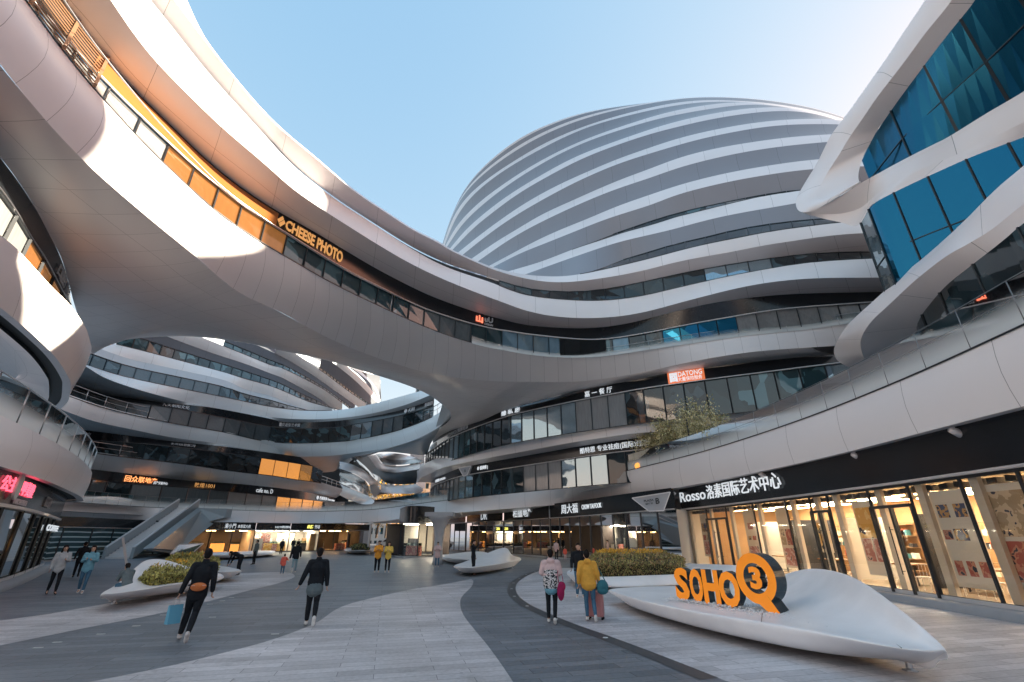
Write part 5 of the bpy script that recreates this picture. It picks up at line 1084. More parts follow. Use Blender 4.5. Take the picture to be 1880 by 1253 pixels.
# ---- orange letters and ring
M['logo_orange']=noisy(mat('logo_orange',(.90,.28,.02),.35,0,.4,(1,.30,.02),.06),2.5,.12,.15,'Object',25); M['logo_side']=mat('logo_dark_side',(.02,.035,.045),.25)
lg=thing('letter_sign','orange block letters SOHO with an upright orange ring holding a 3','sign',(0,0,0))
A_,B_=P(1246,1101,.50),P(1358,1118,.50); d_=(B_-A_); wid=np.linalg.norm(d_); d_/=wid; bk=np.array((-d_[1],d_[0],0)); 
if bk[1]<0: bk=-bk
hS=CH+te(1244,1042)*math.hypot(A_[0],A_[1])-.5; hO=CH+te(1345,1050)*math.hypot(B_[0],B_[1])-.5
def solid(s,x0,x1,z0,h,th,parent,name,bold=.045,m=('logo_orange','logo_side')):
    V,F,Nn=text_mesh(s,bold,.5); mn,mx=V.min(0),V.max(0); out=[]
    for v in V:
        a=(v[0]-mn[0])/(mx[0]-mn[0]); b=(v[1]-mn[1])/(mx[1]-mn[1]); c=(mx[2]-v[2])/(mx[2]-mn[2]); out.append(A_*np.array((1,1,0))+d_*(x0+(x1-x0)*a)+bk*th*c+np.array((0,0,z0+h*b)))
    mobj(name,out,F,list(m),parent,fi=[0 if n>.9 else 1 for n in Nn],smoothf=False)
def ux(u,v=1080): # place along the letter line for column u
    r=ray(u,v); M2=np.array([[d_[0],-r[0]],[d_[1],-r[1]]]); s=np.linalg.solve(M2,-A_[:2]); return s[0],s[1]
us_=[(1240,1266),(1267,1291),(1291,1321),(1320,1358)]
for ch,(u0,u1) in zip('SOHO',us_):
    x0,x1=ux(u0)[0],ux(u1)[0]; k=(x0+x1)/2/wid; solid(ch,x0,x1-.01,.5,hS+(hO-hS)*k,.20,lg,'letter')
s1,t1=ux(1387,1064); cen=A_*np.array((1,1,0))+d_*s1; rr_=math.hypot(cen[0],cen[1]); zc=CH+te(1387,1062)*rr_; R_=(CH+te(1387,1016)*rr_)-zc; 
def ringsolid(Ro,Ri,th,name,m,c=None,k=56,tail=False):
    V=[];F=[];fi=[]
    for j,(r_,o_) in enumerate(((Ro,0),(Ri,0),(Ri,th),(Ro,th))):
        for a in np.linspace(0,2*math.pi,k,endpoint=False): V.append(cen+d_*math.cos(a)*r_*.98+bk*o_+np.array((0,0,zc+math.sin(a)*r_)))
    for j in range(4):
        for i in range(k): F.append((j*k+i,j*k+(i+1)%k,((j+1)%4)*k+(i+1)%k,((j+1)%4)*k+i)); fi.append(0 if j==0 else 1)
    return mobj(name,V,F,m,lg,fi=fi,smoothf=False)
ringsolid(R_,R_*.60,.34,'ring',['logo_orange','logo_side'])
# tail of the ring
def prism(pts2,th,name):
    k=len(pts2); V=[cen+d_*x*R_+np.array((0,0,zc+y*R_)) for x,y in pts2]; V=V+[v+bk*th for v in V]; V=[v-bk*.004 for v in V[:k]]+V[k:]
    mobj(name,V,[tuple(range(k))]+[tuple(range(2*k-1,k-1,-1))]+[(i,i+k,(i+1)%k+k,(i+1)%k) for i in range(k)],['logo_orange','logo_side'],lg,fi=[0]+[1]*(k+1),smoothf=False)
prism([(-.12,-.92),(.42,-.62),(1.02,-1.42),(.55,-1.42)],.335,'ring_tail')
x0,x1=s1-R_*.30,s1+R_*.30; solid('3',x0,x1,zc-R_*.44,R_*.9,.18,lg,'numeral',.05)
pb=MB(); rnd=random.Random(5)
ico=[(0,0,1),(.9,0,.2),(0,.9,.2),(-.9,0,.2),(0,-.9,.2),(0,0,-.6)]; icf=[(0,1,2),(0,2,3),(0,3,4),(0,4,1),(5,2,1),(5,3,2),(5,4,3),(5,1,4)]
for _ in range(1500):
    x=rnd.uniform(-.3,wid+R_*2+1.4); o=rnd.gauss(.12,.22)*(1 if x<wid else 1.5); s=rnd.uniform(.012,.032); c=A_*np.array((1,1,0))+d_*x+bk*o+np.array((0,0,.50+rnd.uniform(0,.03)+.02*o))
    pb.add([c+np.array(v)*s*np.array((rnd.uniform(.8,1.3),rnd.uniform(.8,1.3),.8)) for v in ico],icf)
M['pebble']=noisy(mat('white_pebble',(.72,.72,.72),.6),3,.2); tag(pb.build('pebbles','pebble'),'loose white pebbles spread round the feet of the orange letters','pebbles',kind='stuff')
# ================================================================== escalator, column, posts
es=thing('escalator','pale enclosed escalator rising from the plaza to the walkway at left','escalator',(0,0,0))
L0,U0=P(214,1027,0),PR(352,73,5.2); ax=U0-L0; axh=ax*np.array((1,1,0)); ll=np.linalg.norm(axh); e1=axh/ll; e2=np.array((-e1[1],e1[0],0)); 
if e2[1]>0: e2=-e2     # side nearer to us
def sl_(x,o,z): return L0+e1*x+e2*o+np.array((0,0,z))
slope=5.2/ll
def incl(name,o0,o1,za,zb,m,x0=0,x1=None):
    x1=ll if x1 is None else x1; V=[sl_(x,o,slope*max(0,x)+z) for x in (x0,x1) for o in (o0,o1) for z in (za,zb)]
    V=[np.array((v[0],v[1],max(v[2],.02))) for v in V]
    return mobj(name,V,[(0,1,3,2),(4,6,7,5),(0,4,5,1),(2,3,7,6),(0,2,6,4),(1,5,7,3)],m,es,smoothf=False)
incl('truss',-1.0,1.0,-1.3,-.05,'white_rear'); incl('balustrade',1.0,1.25,-.9,1.0,'white_rear'); incl('balustrade',-1.25,-1.0,-.2,1.0,'white_rear'); incl('handrail',1.02,1.22,1.0,1.06,'alu'); incl('handrail',-1.22,-1.02,1.0,1.06,'alu')
stp=MB()
for k in range(26): x=ll*(k+.5)/26; stp.box(sl_(x,0,slope*x+.02),(ll/26*.98,1.9,.2),math.atan2(e1[1],e1[0]))
stp.build('step','alu',es)
# the flared white wall beside it
wp=[P(299,1019,0),P(262,1008,1.0),PR(371,72.2,5.2),PR(425,72.5,5.2),PR(425,72.5,4.2),PR(400,72,3.7),P(385,985,1.9)*0+PR(375,70,2.3),PR(345,64,.6),P(333,1019,0)]
fl_=thing('flared_wall','smooth grey blue wall flaring down from the walkway beside the escalator','wall',(0,0,0))
V=[np.array(w) for w in wp]; b2=[v+np.array((0,1.2,0)) for v in V]; k=len(V)
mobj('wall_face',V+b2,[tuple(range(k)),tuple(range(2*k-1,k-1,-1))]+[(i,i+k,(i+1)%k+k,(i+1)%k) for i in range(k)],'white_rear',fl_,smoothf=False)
cp=P(803,1037,0); t=thing('column','flared grey concrete column under the walkway beside the dark corner shop','column',tuple(cp)); M['concrete']=noisy(mat('concrete',(.40,.40,.42),.7),2,.15,.2)
zt=CH+te(803,949)*math.hypot(cp[0],cp[1])
MB().lathe((0,0,0),[(.42,0),(.36,.3),(.33,1.6),(.33,zt-1.6),(.42,zt-.9),(.72,zt-.25),(.95,zt)],28).build('shaft','concrete',t,True); MB().box((0,0,zt+.16),(2.2,1.3,.3)).build('capital','concrete',t)
cp=P(675,1018,0); t=thing('lamp_post','thin pale grey post standing by the small distant planter','post',tuple(cp)); MB().lathe((0,0,0),[(.30,0),(.30,.1),(.16,.14),(.15,3.3),(.1,3.4)],10).build('pole','alu',t); MB().box((0,0,3.45),(.5,.5,.25)).build('head','alu',t)
a,b=P(234,1050,0),None; r_=math.hypot(a[0],a[1]); zt=CH+te(252,987)*r_; t=thing('light_pylon','slim leaning grey slab post behind the large left planter','post',tuple(a))
MB().bar((0,0,0),(PR(252,r_,zt)-a).tolist(),.34,.12).build('slab','alu',t); MB().bar((.02,-.09,.1),((PR(252,r_,zt)-a)*.98+np.array((.02,-.09,0))).tolist(),.16,.03).build('light_strip','g5',t)
p4=[P(343,1017,.5,None) if 0 else PR(343,40,.62),PR(381,40,.62),PR(397,40,1.75),PR(354,40,1.72)]; p4=[np.array((q[0],q[1],CH+te(u,v)*math.hypot(q[0],q[1]))) for q,(u,v) in zip(p4,[(342,1017),(379,1016),(397,998),(353,1000)])]
t=thing('map_board','slanted glass information board with rounded pale frame near the restaurant','sign board',tuple(p4[0])); loc=[q-p4[0] for q in p4]
m=MB(); [m.bar(loc[i],loc[(i+1)%4],.12,.06) for i in range(4)]; m.build('frame','alu',t); MB().quad(*loc).build('glass','g3',t); m=MB(); m.bar(loc[0]*.3+loc[1]*.7,(loc[0]*.3+loc[1]*.7)-np.array((0,0,p4[0][2])),.1); m.bar(loc[0]*.8+loc[1]*.2,(loc[0]*.8+loc[1]*.2)-np.array((0,0,p4[0][2])),.1); m.build('leg','alu',t)
# hanging wedge signs
def wedge(label,q,zs,txt):
    r0=zs; pts=[PR(u,r0,0) for u,v in q]; pts=[np.array((p[0],p[1],CH+te(u,v)*r0)) for p,(u,v) in zip(pts,q)]
    c=sum(pts)/4; t=thing('hanging_sign',label,'sign',tuple(c)); L_=[p-c for p in pts]; n=np.array((-.3,-.95,0)); bkk=[p+np.array((.12,.35,0)) for p in L_]
    mobj('panel',L_+bkk,[(0,1,2,3),(7,6,5,4),(0,4,5,1),(1,5,6,2),(2,6,7,3),(3,7,4,0)],'pier_grey',t,smoothf=False); m=MB(); [m.bar(L_[i]+n*.02,L_[(i+1)%4]+n*.02,.06,.05) for i in range(4)]; m.build('frame','alu',t)
    e=(L_[1]-L_[0]); e/=np.linalg.norm(e); up=np.array((0,0,1.)); 
    for s,x0,x1,z0,z1 in txt:
        V,F,Nn=text_mesh(s,.02,.02); mn,mx=V.min(0),V.max(0); W_=np.linalg.norm(L_[1]-L_[0]); H_=abs(L_[0][2]-L_[3][2])
        out=[L_[0]+e*W_*(x0+(x1-x0)*(v[0]-mn[0])/(mx[0]-mn[0]))+up*(-H_*(1-(z0+(z1-z0)*(v[1]-mn[1])/(mx[1]-mn[1]))))+n*.03-up*.0 for v in V]
        mobj('sign_lettering',out,F,'furn_dark',t,smoothf=False)
M['pier_grey']=noisy(mat('sign_grey',(.34,.35,.37),.4),2,.1)
wedge('grey wedge shaped sign reading PLAZA B hanging left of the art centre',[(1159,915),(1230,904),(1214,938),(1187,939)],29.0,[('PLAZA',.30,.55,.55,.72),('福楼广场',.33,.52,.32,.46),('B',.60,.70,.28,.72)])
wedge('small grey wedge shaped sign hanging at the round corner of level three',[(841,860),(863,856),(857,872),(850,875)],43.0,[('A',.45,.60,.35,.75)])
# ================================================================== plants on the walkway
def shrub(name,label,base,h,w,nst,nl,mats,seed,s=.1,group=None,cat_='shrub'):
    rnd=random.Random(seed); t=thing(name,label,cat_,tuple(base),0,group); st=MB(); lf=MB()
    for k in range(nst):
        a=rnd.uniform(0,6.28); L_=h*rnd.uniform(.6,1); p=np.array((rnd.uniform(-.12,.12)*w,rnd.uniform(-.12,.12)*w,0)); d=np.array((math.cos(a)*w*.45,math.sin(a)*w*.45,L_)); pts=[p+d*f+np.array((math.sin(f*5+k)*.05,math.cos(f*4+k)*.05,0)) for f in np.linspace(0,1,6)]
        st.tube(pts,[.022*(1-f*.8) for f in np.linspace(0,1,6)],4)
        for j in range(5):
            f=rnd.uniform(.3,.95); q=p+d*f; e=np.array((rnd.uniform(-1,1)*w*.25,rnd.uniform(-1,1)*w*.25,rnd.uniform(.1,.35)*h)); st.tube([q,q+e*.5,q+e],[.01,.007,.003],3)
            for _ in range(nl//(nst*5)):
                leaf(lf,q+e*rnd.uniform(.1,1.1)+np.array([rnd.gauss(0,.10*w) for _ in range(3)]),s*rnd.uniform(.6,1.5),rnd,1,0 if rnd.random()<.7 else 1)
    st.build('stems','bark',t); lf.build('foliage',mats,t)
for k,(u,rr,h,w,nl,lab) in enumerate([(1140,37,3.0,2.2,1600,'thin leggy shrub at the left end of the walkway planting'),(1180,35.4,3.8,2.6,3000,'pale airy shrub above the orange lantern on the walkway'),(1215,34,4.4,2.8,4200,'tallest dense pale shrub in the middle of the walkway planting'),(1250,33,4.2,2.6,3600,'dense pale shrub left of the bare dark post on the walkway'),(1298,31,3.9,2.4,3200,'pale shrub just right of the bare dark post on the walkway'),(1340,29.5,3.3,1.7,1500,'small sparse shrub at the right end of the walkway planting')]):
    rw=lambda u,o=2.2:(lambda q: math.hypot(q[0],q[1])+o)(r1t[int(np.argmin(np.abs(azs(r1t)-math.degrees(math.atan2(*ray(u,830)[:2])))))]); ii=int(np.argmin(np.abs(azs(r1t)-math.degrees(math.atan2(*ray(u,830)[:2]))))); rr=math.hypot(r1t[ii][0],r1t[ii][1])+2.2; b=PR(u,rr,5.95); shrub('shrub',lab,b,h,w,9,int(nl*1.3),['leaf_pale','leaf_olive'],20+k,.12,'shrubs along the walkway')
b=PR(1280,rw(1280,1.0),5.95); tag(MB().tube([b,b+(0,0,3.3)],.07,8).build('post','frame'),'bare dark post standing among the walkway shrubs','post')
b=PR(1176,rw(1176,.9),7.0); t=thing('lantern','round orange lantern among the foliage on the walkway','lantern',tuple(b)); MB().lathe((0,0,0),[(.02,-.32),(.25,-.24),(.36,0),(.25,.24),(.02,.32)],16).build('globe','lit_bench',t,True) if 0 else MB().lathe((0,0,0),[(.02,-.26),(.2,-.19),(.28,0),(.2,.19),(.02,.26)],16).build('globe','lamp_bench',t,True); MB().tube([(0,0,.3),(0,0,.5)],.02,5).build('hook','frame',t); MB().tube([(0,0,-.3),(0,0,-.95)],.025,5).build('stand','frame',t)
# ================================================================== far background through the gap
def block(name,label,u0,u1,r,z0,z1,m,dep=14,rows_=4,cols_=5,wm='g1'):
    a,b=PR(u0,r,z0),PR(u1,r,z0); c=(a+b)/2; e=b-a; w=np.linalg.norm(e); an=math.atan2(e[1],e[0]); t=thing(name,label,'building',tuple(c),an)
    MB().box((0,dep/2,(z1-z0)/2),(w,dep,z1-z0)).build('wall',m,t); MB().box((0,dep/2,z1-z0+.25),(w*1.02,dep*1.02,.5)).build('roof','concrete',t)
    for i in range(cols_):
        for j in range(rows_):
            MB().box(((i+.5)/cols_*w-w/2,-.03,(j+.55)/rows_*(z1-z0)),(w/cols_*.5,.12,(z1-z0)/rows_*.5)).build('window',wm,t)
M['stucco_warm']=noisy(mat('stucco_warm',(.72,.52,.36),.8),.3,.1); M['stucco_white']=noisy(mat('stucco_white',(.75,.72,.68),.8),.3,.08)
block('apartment_block','white apartment block with small windows seen far off through the gap',676,722,150,-2,22,'stucco_white',14,7,5)
block('apartment_block','tan apartment block behind the yellow trees in the far gap',724,800,160,-2,22,'stucco_warm',14,7,7)
block('tower_block','grey tower top showing in the sky gap right of the striped dome',748,775,140,0,46,'concrete',14,8,3)
if 0: block('tower_block','orange lit tower top touching the striped dome under the bridge',699,722,150,0,53,'stucco_warm',14,9,3)
for k,(u,r,h) in enumerate([(700,120,9),(716,125,11),(733,122,10.5),(750,118,11),(765,121,10),(778,117,9)]):
    b=PR(u,r,1.5); rnd=random.Random(k+50); t=thing('tree',['small yellow autumn tree by the two silhouetted walkers','tall yellow autumn tree in the far gap before the white block','round yellow autumn tree second from the gap middle','broad orange yellow tree in the middle of the gap','thin orange tree right of the broad one in the gap','low yellow tree at the right end of the gap'][k],'tree',tuple(b),0,'autumn trees beyond the gap')
    m=MB(); m.tube([(0,0,0),(.1,0,h*.4),(.0,.1,h*.75)],[.3,.2,.06],6)
    for j in range(7): a=j*.9; m.tube([(0,0,h*(.3+.06*j)),(math.cos(a)*h*.25,math.sin(a)*h*.25,h*(.5+.06*j))],[.09,.03],4)
    m.build('trunk','bark',t); lf=MB()
    cl=[(np.array((rnd.gauss(0,h*.17),rnd.gauss(0,h*.17),h*rnd.uniform(.35,1))),h*rnd.uniform(.07,.13)) for _ in range(16)]
    for _ in range(1300): c,rr=rnd.choice(cl); leaf(lf,c+np.array([rnd.gauss(0,rr) for _ in range(3)]),.45,rnd,1)
    lf.build('crown','leaf_yellow',t)
# parked car far beyond the passage
cb=P(713,1006,0); t=thing('car','small pale hatchback parked far beyond the passage under the walkway','car',tuple(cb))
pr=[(-2,.35),(-2.05,.75),(-1.9,.95),(-1.1,1.02),(-.5,1.42),(.9,1.45),(1.6,1.0),(2.0,.9),(2.05,.4)]
def sidep(pr,w,m,nm,y0=0): 
    k=len(pr); V=[(x,-w,z) for x,z in pr]+[(x,w,z) for x,z in pr]; return mobj(nm,V,[tuple(range(k)),tuple(range(2*k-1,k-1,-1))]+[(i,i+k,(i+1)%k+k,(i+1)%k) for i in range(k)],m,t,smoothf=False)
sidep(pr,.85,'stucco_white','body'); sidep([(-1.0,1.04),(-.45,1.38),(.85,1.40),(1.4,1.04)],.87,'g0','side_glass')
for x in (-1.25,1.25):
    for y in (-.8,.8):
        w=MB(); V=[(x+math.cos(a)*.33,y+s*.1,.33+math.sin(a)*.33) for s in (-1,1) for a in np.linspace(0,6.283,14,endpoint=False)]; w.add(V,[tuple(range(14)),tuple(range(27,13,-1))]+[(i,(i+1)%14,14+(i+1)%14,14+i) for i in range(14)]); w.build('wheel','furn_dark',t)
# ================================================================== people
M['skin']=noisy(mat('skin',(.50,.30,.22),.55),20,.08)
M['hair']=noisy(mat('hair_black',(.010,.008,.008),.7,0,.15),30,.3)
def cloth(n,c,r=.8): 
    if n not in M: M[n]=noisy(mat('cloth_'+n,c,r,0,.2),9,.30,1.0,'Object',13)
    return n
cloth('cblack',(.012,.014,.018)); cloth('cwhite',(.62,.60,.60)); cloth('corange',(.80,.34,.05)); cloth('cmustard',(.70,.36,.06)); cloth('cjeans',(.06,.14,.22)); cloth('cljeans',(.22,.34,.40)); cloth('cpink',(.62,.45,.44)); cloth('cred',(.75,.14,.10)); cloth('cblue',(.16,.36,.46)); cloth('cgrey',(.42,.44,.46)); cloth('cteal',(.04,.16,.20)); cloth('cdgrey',(.12,.15,.16)); cloth('cmagenta',(.34,.02,.09)); cloth('cshoe',(.66,.64,.62)); cloth('cshoeb',(.02,.02,.02)); cloth('cleather',(.55,.17,.06)); cloth('cyellow',(.80,.55,.12)); cloth('csole',(.55,.50,.48))
m=mat('cloth_speckled',(.3,.3,.32),.85); M['cspeck']=m; tc=N(m,'ShaderNodeTexCoord'); vo=N(m,'ShaderNodeTexVoronoi'); vo.inputs['Scale'].default_value=38; L(m,tc.outputs['Object'],vo.inputs['Vector']); cr=N(m,'ShaderNodeValToRGB'); cr.color_ramp.interpolation='CONSTANT'; cr.color_ramp.elements[0].color=(.02,.03,.04,1); cr.color_ramp.elements[1].position=.45; cr.color_ramp.elements[1].color=(.62,.60,.60,1)
n2=N(m,'ShaderNodeSeparateColor'); L(m,vo.outputs['Color'],n2.inputs[0]); L(m,n2.outputs[0],cr.inputs[0]); L(m,cr.outputs[0],m.node_tree.nodes['Principled BSDF'].inputs['Base Color'])
class Vol:
    """collects overlapping rounded solids; build() melts them into one continuous surface"""
    def __init__(s): s.mb=MB()
    def ell(s,c,r,k=10,rot=None):
        V=[];F=[];n=k
        for i in range(1,n):
            th=math.pi*i/n
            for j in range(n*2):
                ph=math.pi*j/n; v=Vector((r[0]*math.sin(th)*math.cos(ph),r[1]*math.sin(th)*math.sin(ph),r[2]*math.cos(th)))
                if rot is not None: v=rot@v
                V.append(Vector(c)+v)
        t=Vector((0,0,r[2])); b=Vector((0,0,-r[2]))
        if rot is not None: t=rot@t; b=rot@b
        V+=[Vector(c)+t,Vector(c)+b]; m_=n*2
        for i in range(n-2):
            for j in range(m_): F.append((i*m_+j,(i+1)*m_+j,(i+1)*m_+(j+1)%m_,i*m_+(j+1)%m_))
        for j in range(m_): F.append((len(V)-2,j,(j+1)%m_)); F.append((len(V)-1,(n-2)*m_+(j+1)%m_,(n-2)*m_+j))
        s.mb.add(V,F); return s
    def limb(s,pts,rad,flat=1.0,k=12,wid=(1,0,0)):
        """tapered tube with round ends; flat squashes it across its second axis"""
        pts=[Vector(p) for p in pts]; d=[]; R_=[]
        # densify
        P2=[];R2=[]
        for a,b,ra,rb in zip(pts,pts[1:],rad,rad[1:]):
            for t in (0,.34,.67): P2.append(a.lerp(b,t)); R2.append(ra+(rb-ra)*t)
        P2.append(pts[-1]); R2.append(rad[-1]); n=len(P2); V=[]
        rings=[]
        for i,p in enumerate(P2):
            t=(P2[min(i+1,n-1)]-P2[max(i-1,0)]).normalized(); w=Vector(wid); w=(w-t*w.dot(t)); 
            if w.length<.1: w=Vector((0,1,0))-t*t.y
            w.normalize(); q=t.cross(w); rings.append((p,t,w,q,R2[i]))
        p,t,w,q,r=rings[0]; p2,t2,w2,q2,r2=rings[-1]
        full=[(p-t*r*.7,w,q,r*.45),(p-t*r*.4,w,q,r*.85)]+[(a,c,e,f) for a,b_,c,e,f in rings]+[(p2+t2*r2*.4,w2,q2,r2*.85),(p2+t2*r2*.7,w2,q2,r2*.45)]
        for c,w_,q_,r_ in full:
            for a in range(k): V.append(c+w_*math.cos(2*math.pi*a/k)*r_+q_*math.sin(2*math.pi*a/k)*r_*flat)
        m_=len(full); F=[(i*k+a,i*k+(a+1)%k,(i+1)*k+(a+1)%k,(i+1)*k+a) for i in range(m_-1) for a in range(k)]+[tuple(range(k))[::-1],tuple((m_-1)*k+a for a in range(k))]
        s.mb.add(V,F); return s
    def build(s,name,m,parent,vox,sm=3):
        o=s.mb.build(name,m,parent,True); bmx=bmesh.new(); bmx.from_mesh(o.data); bmesh.ops.recalc_face_normals(bmx,faces=bmx.faces); bmx.to_mesh(o.data); bmx.free()
        r=o.modifiers.new('melt','REMESH'); r.mode='VOXEL'; r.voxel_size=vox; r.use_smooth_shade=True
        q=o.modifiers.new('soft','SMOOTH'); q.iterations=sm; q.factor=.5
        return o
DEF=dict(hip=(0,0,.93),chest=(0,0,1.27),neck=(0,0,1.47),head=(0,.015,1.60),shL=(-.175,0,1.40),shR=(.175,0,1.40),elL=(-.225,-.02,1.12),elR=(.225,-.02,1.12),wrL=(-.235,.05,.88),wrR=(.235,.05,.88),
 hjL=(-.085,0,.90),hjR=(.085,0,.90),knL=(-.095,.03,.49),knR=(.095,.03,.49),anL=(-.10,-.01,.085),anR=(.10,-.01,.085),toL=(-.115,.15,.03),toR=(.115,.15,.03))
WALKR=dict(knR=(.09,.16,.50),anR=(.09,.24,.085),toR=(.10,.40,.06),knL=(-.09,-.05,.50),anL=(-.09,-.42,.28),toL=(-.09,-.40,.10),hip=(0,0,.92),elL=(-.24,.05,1.13),wrL=(-.25,.20,.93),elR=(.24,-.10,1.13),wrR=(.26,-.14,.89))
WALKL={ (k[:-1]+('R' if k[-1]=='L' else 'L') if k not in('hip','chest','neck','head') else k):((-v[0],v[1],v[2]) if k not in('hip','chest','neck','head') else v) for k,v in WALKR.items()}
PHONE=dict(elR=(.22,.06,1.14),wrR=(.10,.28,1.22),elL=(-.22,.06,1.14),wrL=(-.08,.27,1.20))
def hand(V,wr,d,side,s=1.0,curl=.5):
    """palm, five separate fingers and a thumb leaving the side of the palm"""
    w=Vector(wr); d=Vector(d).normalized(); up=Vector((0,1,0)) if abs(d.y)<.8 else Vector((0,0,1)); across=d.cross(Vector((side,0,0)) if abs(d.x)<.8 else up).normalized(); nrm=across.cross(d).normalized()
    V.limb([w,w+d*.03*s,w+d*.085*s],[.024*s,.032*s,.034*s],.45,10,across)
    for i,ln in enumerate((.068,.078,.073,.058)):
        b=w+d*.085*s+across*(i-1.5)*.020*s; m1=b+(d*math.cos(curl*.6)+nrm*math.sin(curl*.6))*ln*.5*s; m2=m1+(d*math.cos(curl*1.6)+nrm*math.sin(curl*1.6))*ln*.5*s
        V.limb([b,m1,m2],[.0095*s,.0085*s,.0065*s],1,7)
    b=w+d*.03*s-across*.028*s; V.limb([b,b+(d*.6-across*.8)*.032*s,b+(d*.95-across*.45+nrm*.3)*.062*s],[.012*s,.010*s,.008*s],1,7)
def person(label,u,v,face,H=1.70,pose=None,top='cblack',bottom='cblack',shoe='cshoe',hairm='hair',hair='short',near=False,jacket=1.0,topz=.82,sleeve='wr',group=None,pos=None,skirt=None,woman=False,lean=0,hood=None,trz=None):
    J=dict(DEF); J.update(pose or {}); s=H/1.70; J={k:Vector(q)*s for k,q in J.items()}
    p=P(u,v,0) if pos is None else np.array(pos); t=thing('person',label,'person',tuple(p),math.radians(face),group); vox=.0075 if near else (.014 if math.hypot(p[0],p[1])<32 else .022)
    if lean: 
        for k in J: J[k]=J[k]+Vector((lean*J[k].z,0,0))
    b=Vol(); h=J['head']; hd=.115*s
    fw=Vector((0,1,0))
    # head: skull, jaw, face
    b.ell(h+Vector((0,-.012*s,.022*s)),(.076*s,.094*s,.098*s)); b.ell(h+Vector((0,.03*s,-.05*s)),(.056*s,.060*s,.066*s)); b.ell(h+Vector((0,.02*s,-.01*s)),(.067*s,.078*s,.085*s))
    b.limb([h+Vector((0,.088*s,.012*s)),h+Vector((0,.112*s,-.022*s))],[.009*s,.014*s],1,7) # nose
    b.ell(h+Vector((0,.088*s,-.056*s)),(.026*s,.014*s,.011*s),7); b.ell(h+Vector((0,.072*s,-.09*s)),(.026*s,.02*s,.016*s),7)
    for sx in (-1,1): b.ell(h+Vector((sx*.077*s,-.01*s,-.005*s)),(.012*s,.022*s,.034*s),7)
    b.limb([J['chest'],J['neck']-Vector((0,0,.02)),h-Vector((0,.01,.05*s))],[.07*s,.056*s,.052*s])
    b.limb([J['hip'],J['chest']],[.115*s,.13*s],.7)
    for S in 'LR':
        b.limb([J['sh'+S],J['el'+S],J['wr'+S]],[.044*s,.036*s,.024*s]); d=(J['wr'+S]-J['el'+S]).normalized(); hand(b,J['wr'+S],d,-1 if S=='L' else 1,s,.7)
        b.limb([J['hj'+S],J['kn'+S],J['an'+S]],[.075*s,.052*s,.034*s]); b.limb([J['an'+S],J['to'+S]],[.034*s,.028*s])
    b.build('body','skin',t,vox,2)
    # eyes and brows
    e=MB()
    if near or math.hypot(p[0],p[1])<40:
        for sx in (-1,1): e.lathe((h.x+sx*.031*s,h.y+.094*s,h.z+.006*s),[(.002,-.006*s),(.012*s,0),(.002,.006*s)],8); e.box((h.x+sx*.031*s,h.y+.094*s,h.z+.026*s),(.034*s,.012*s,.006*s))
        e.build('eyes','hair',t)
    # hair
    k=Vol()
    k.ell(h+Vector((0,-.022*s,.036*s)),(.084*s,.096*s,.096*s)); k.ell(h+Vector((0,.03*s,.085*s)),(.068*s,.064*s,.038*s))
    if hair=='short': k.ell(h+Vector((0,-.06*s,-.01*s)),(.068*s,.052*s,.075*s))
    if hair=='long': k.limb([h+Vector((0,-.05*s,.02*s)),h+Vector((0,-.075*s,-.12*s)),h+Vector((0,-.09*s,-.26*s))],[.082*s,.078*s,.05*s],.6); [k.limb([h+Vector((sx*.065*s,-.01*s,.03*s)),h+Vector((sx*.085*s,.0,-.15*s)),h+Vector((sx*.08*s,.02*s,-.22*s))],[.03*s,.035*s,.02*s]) for sx in (-1,1)]
    if hair=='bun': k.ell(h+Vector((0,-.06*s,.12*s)),(.045*s,.045*s,.04*s)); k.ell(h+Vector((0,-.06*s,-.005*s)),(.07*s,.05*s,.07*s))
    k.build('hair',hairm,t,max(vox,.011),2)
    # top
    c=Vol(); wch=.165 if not woman else .148
    top_low=Vector((J['hip'].x,J['hip'].y,topz*s)); 
    if (J['chest']-J['hip']).normalized().z<.7: top_low=J['hip']
    c.limb([J['neck']-Vector((0,0,.055*s)),J['chest']+(J['neck']-J['chest'])*.35,J['chest'],J['hip'].lerp(J['chest'],.4),top_low+Vector((0,0,.02))],[.085*s*jacket,wch*1.02*s,wch*1.04*s*jacket,.150*s*jacket,.168*s*jacket],.68,14)
    for S in 'LR':
        sx=-1 if S=='L' else 1; c.limb([J['chest']+(J['neck']-J['chest'])*.62,J['sh'+S]],[.07*s,.064*s*jacket],.9); wz=J['wr'+S]
        c.limb([J['sh'+S],J['el'+S],wz.lerp(J['el'+S],.06)],[.064*s*jacket,.054*s*jacket,.040*s*jacket])
    c.limb([J['neck']-Vector((0,0,.03*s)),J['neck']+Vector((0,0,.015*s))],[.075*s,.068*s],.95)
    if hood: c.ell(J['neck']+Vector((0,-.07*s,-.02*s)),(.11*s,.06*s,.07*s))
    c.build('jacket' if jacket>1.08 else 'sweater',top,t,max(vox,.010),3)
    if skirt:
        sm,z0,z1,w0,w1=skirt; kk=Vol(); kk.limb([(J['hip'].x,J['hip'].y,z0*s),(J['hip'].x,J['hip'].y,z1*s)],[w0*s,w1*s],.72,16); kk.build('hem' if sm!='cdgrey' else 'shorts',sm,t,max(vox,.011),2)
    # trousers
    r=Vol(); tk=1.0 if woman else 1.12
    r.limb([J['hip']+(J['chest']-J['hip'])*.15,J['hip']],[.130*s,.135*s],.75)
    for S in 'LR': r.limb([J['hj'+S]+Vector((0,0,.01)),J['hj'+S].lerp(J['kn'+S],.5),J['kn'+S],J['kn'+S].lerp(J['an'+S],.4),J['an'+S].lerp(J['kn'+S],.12)],[.092*s*tk,.078*s*tk,.058*s*tk,.058*s*tk,.044*s*tk])
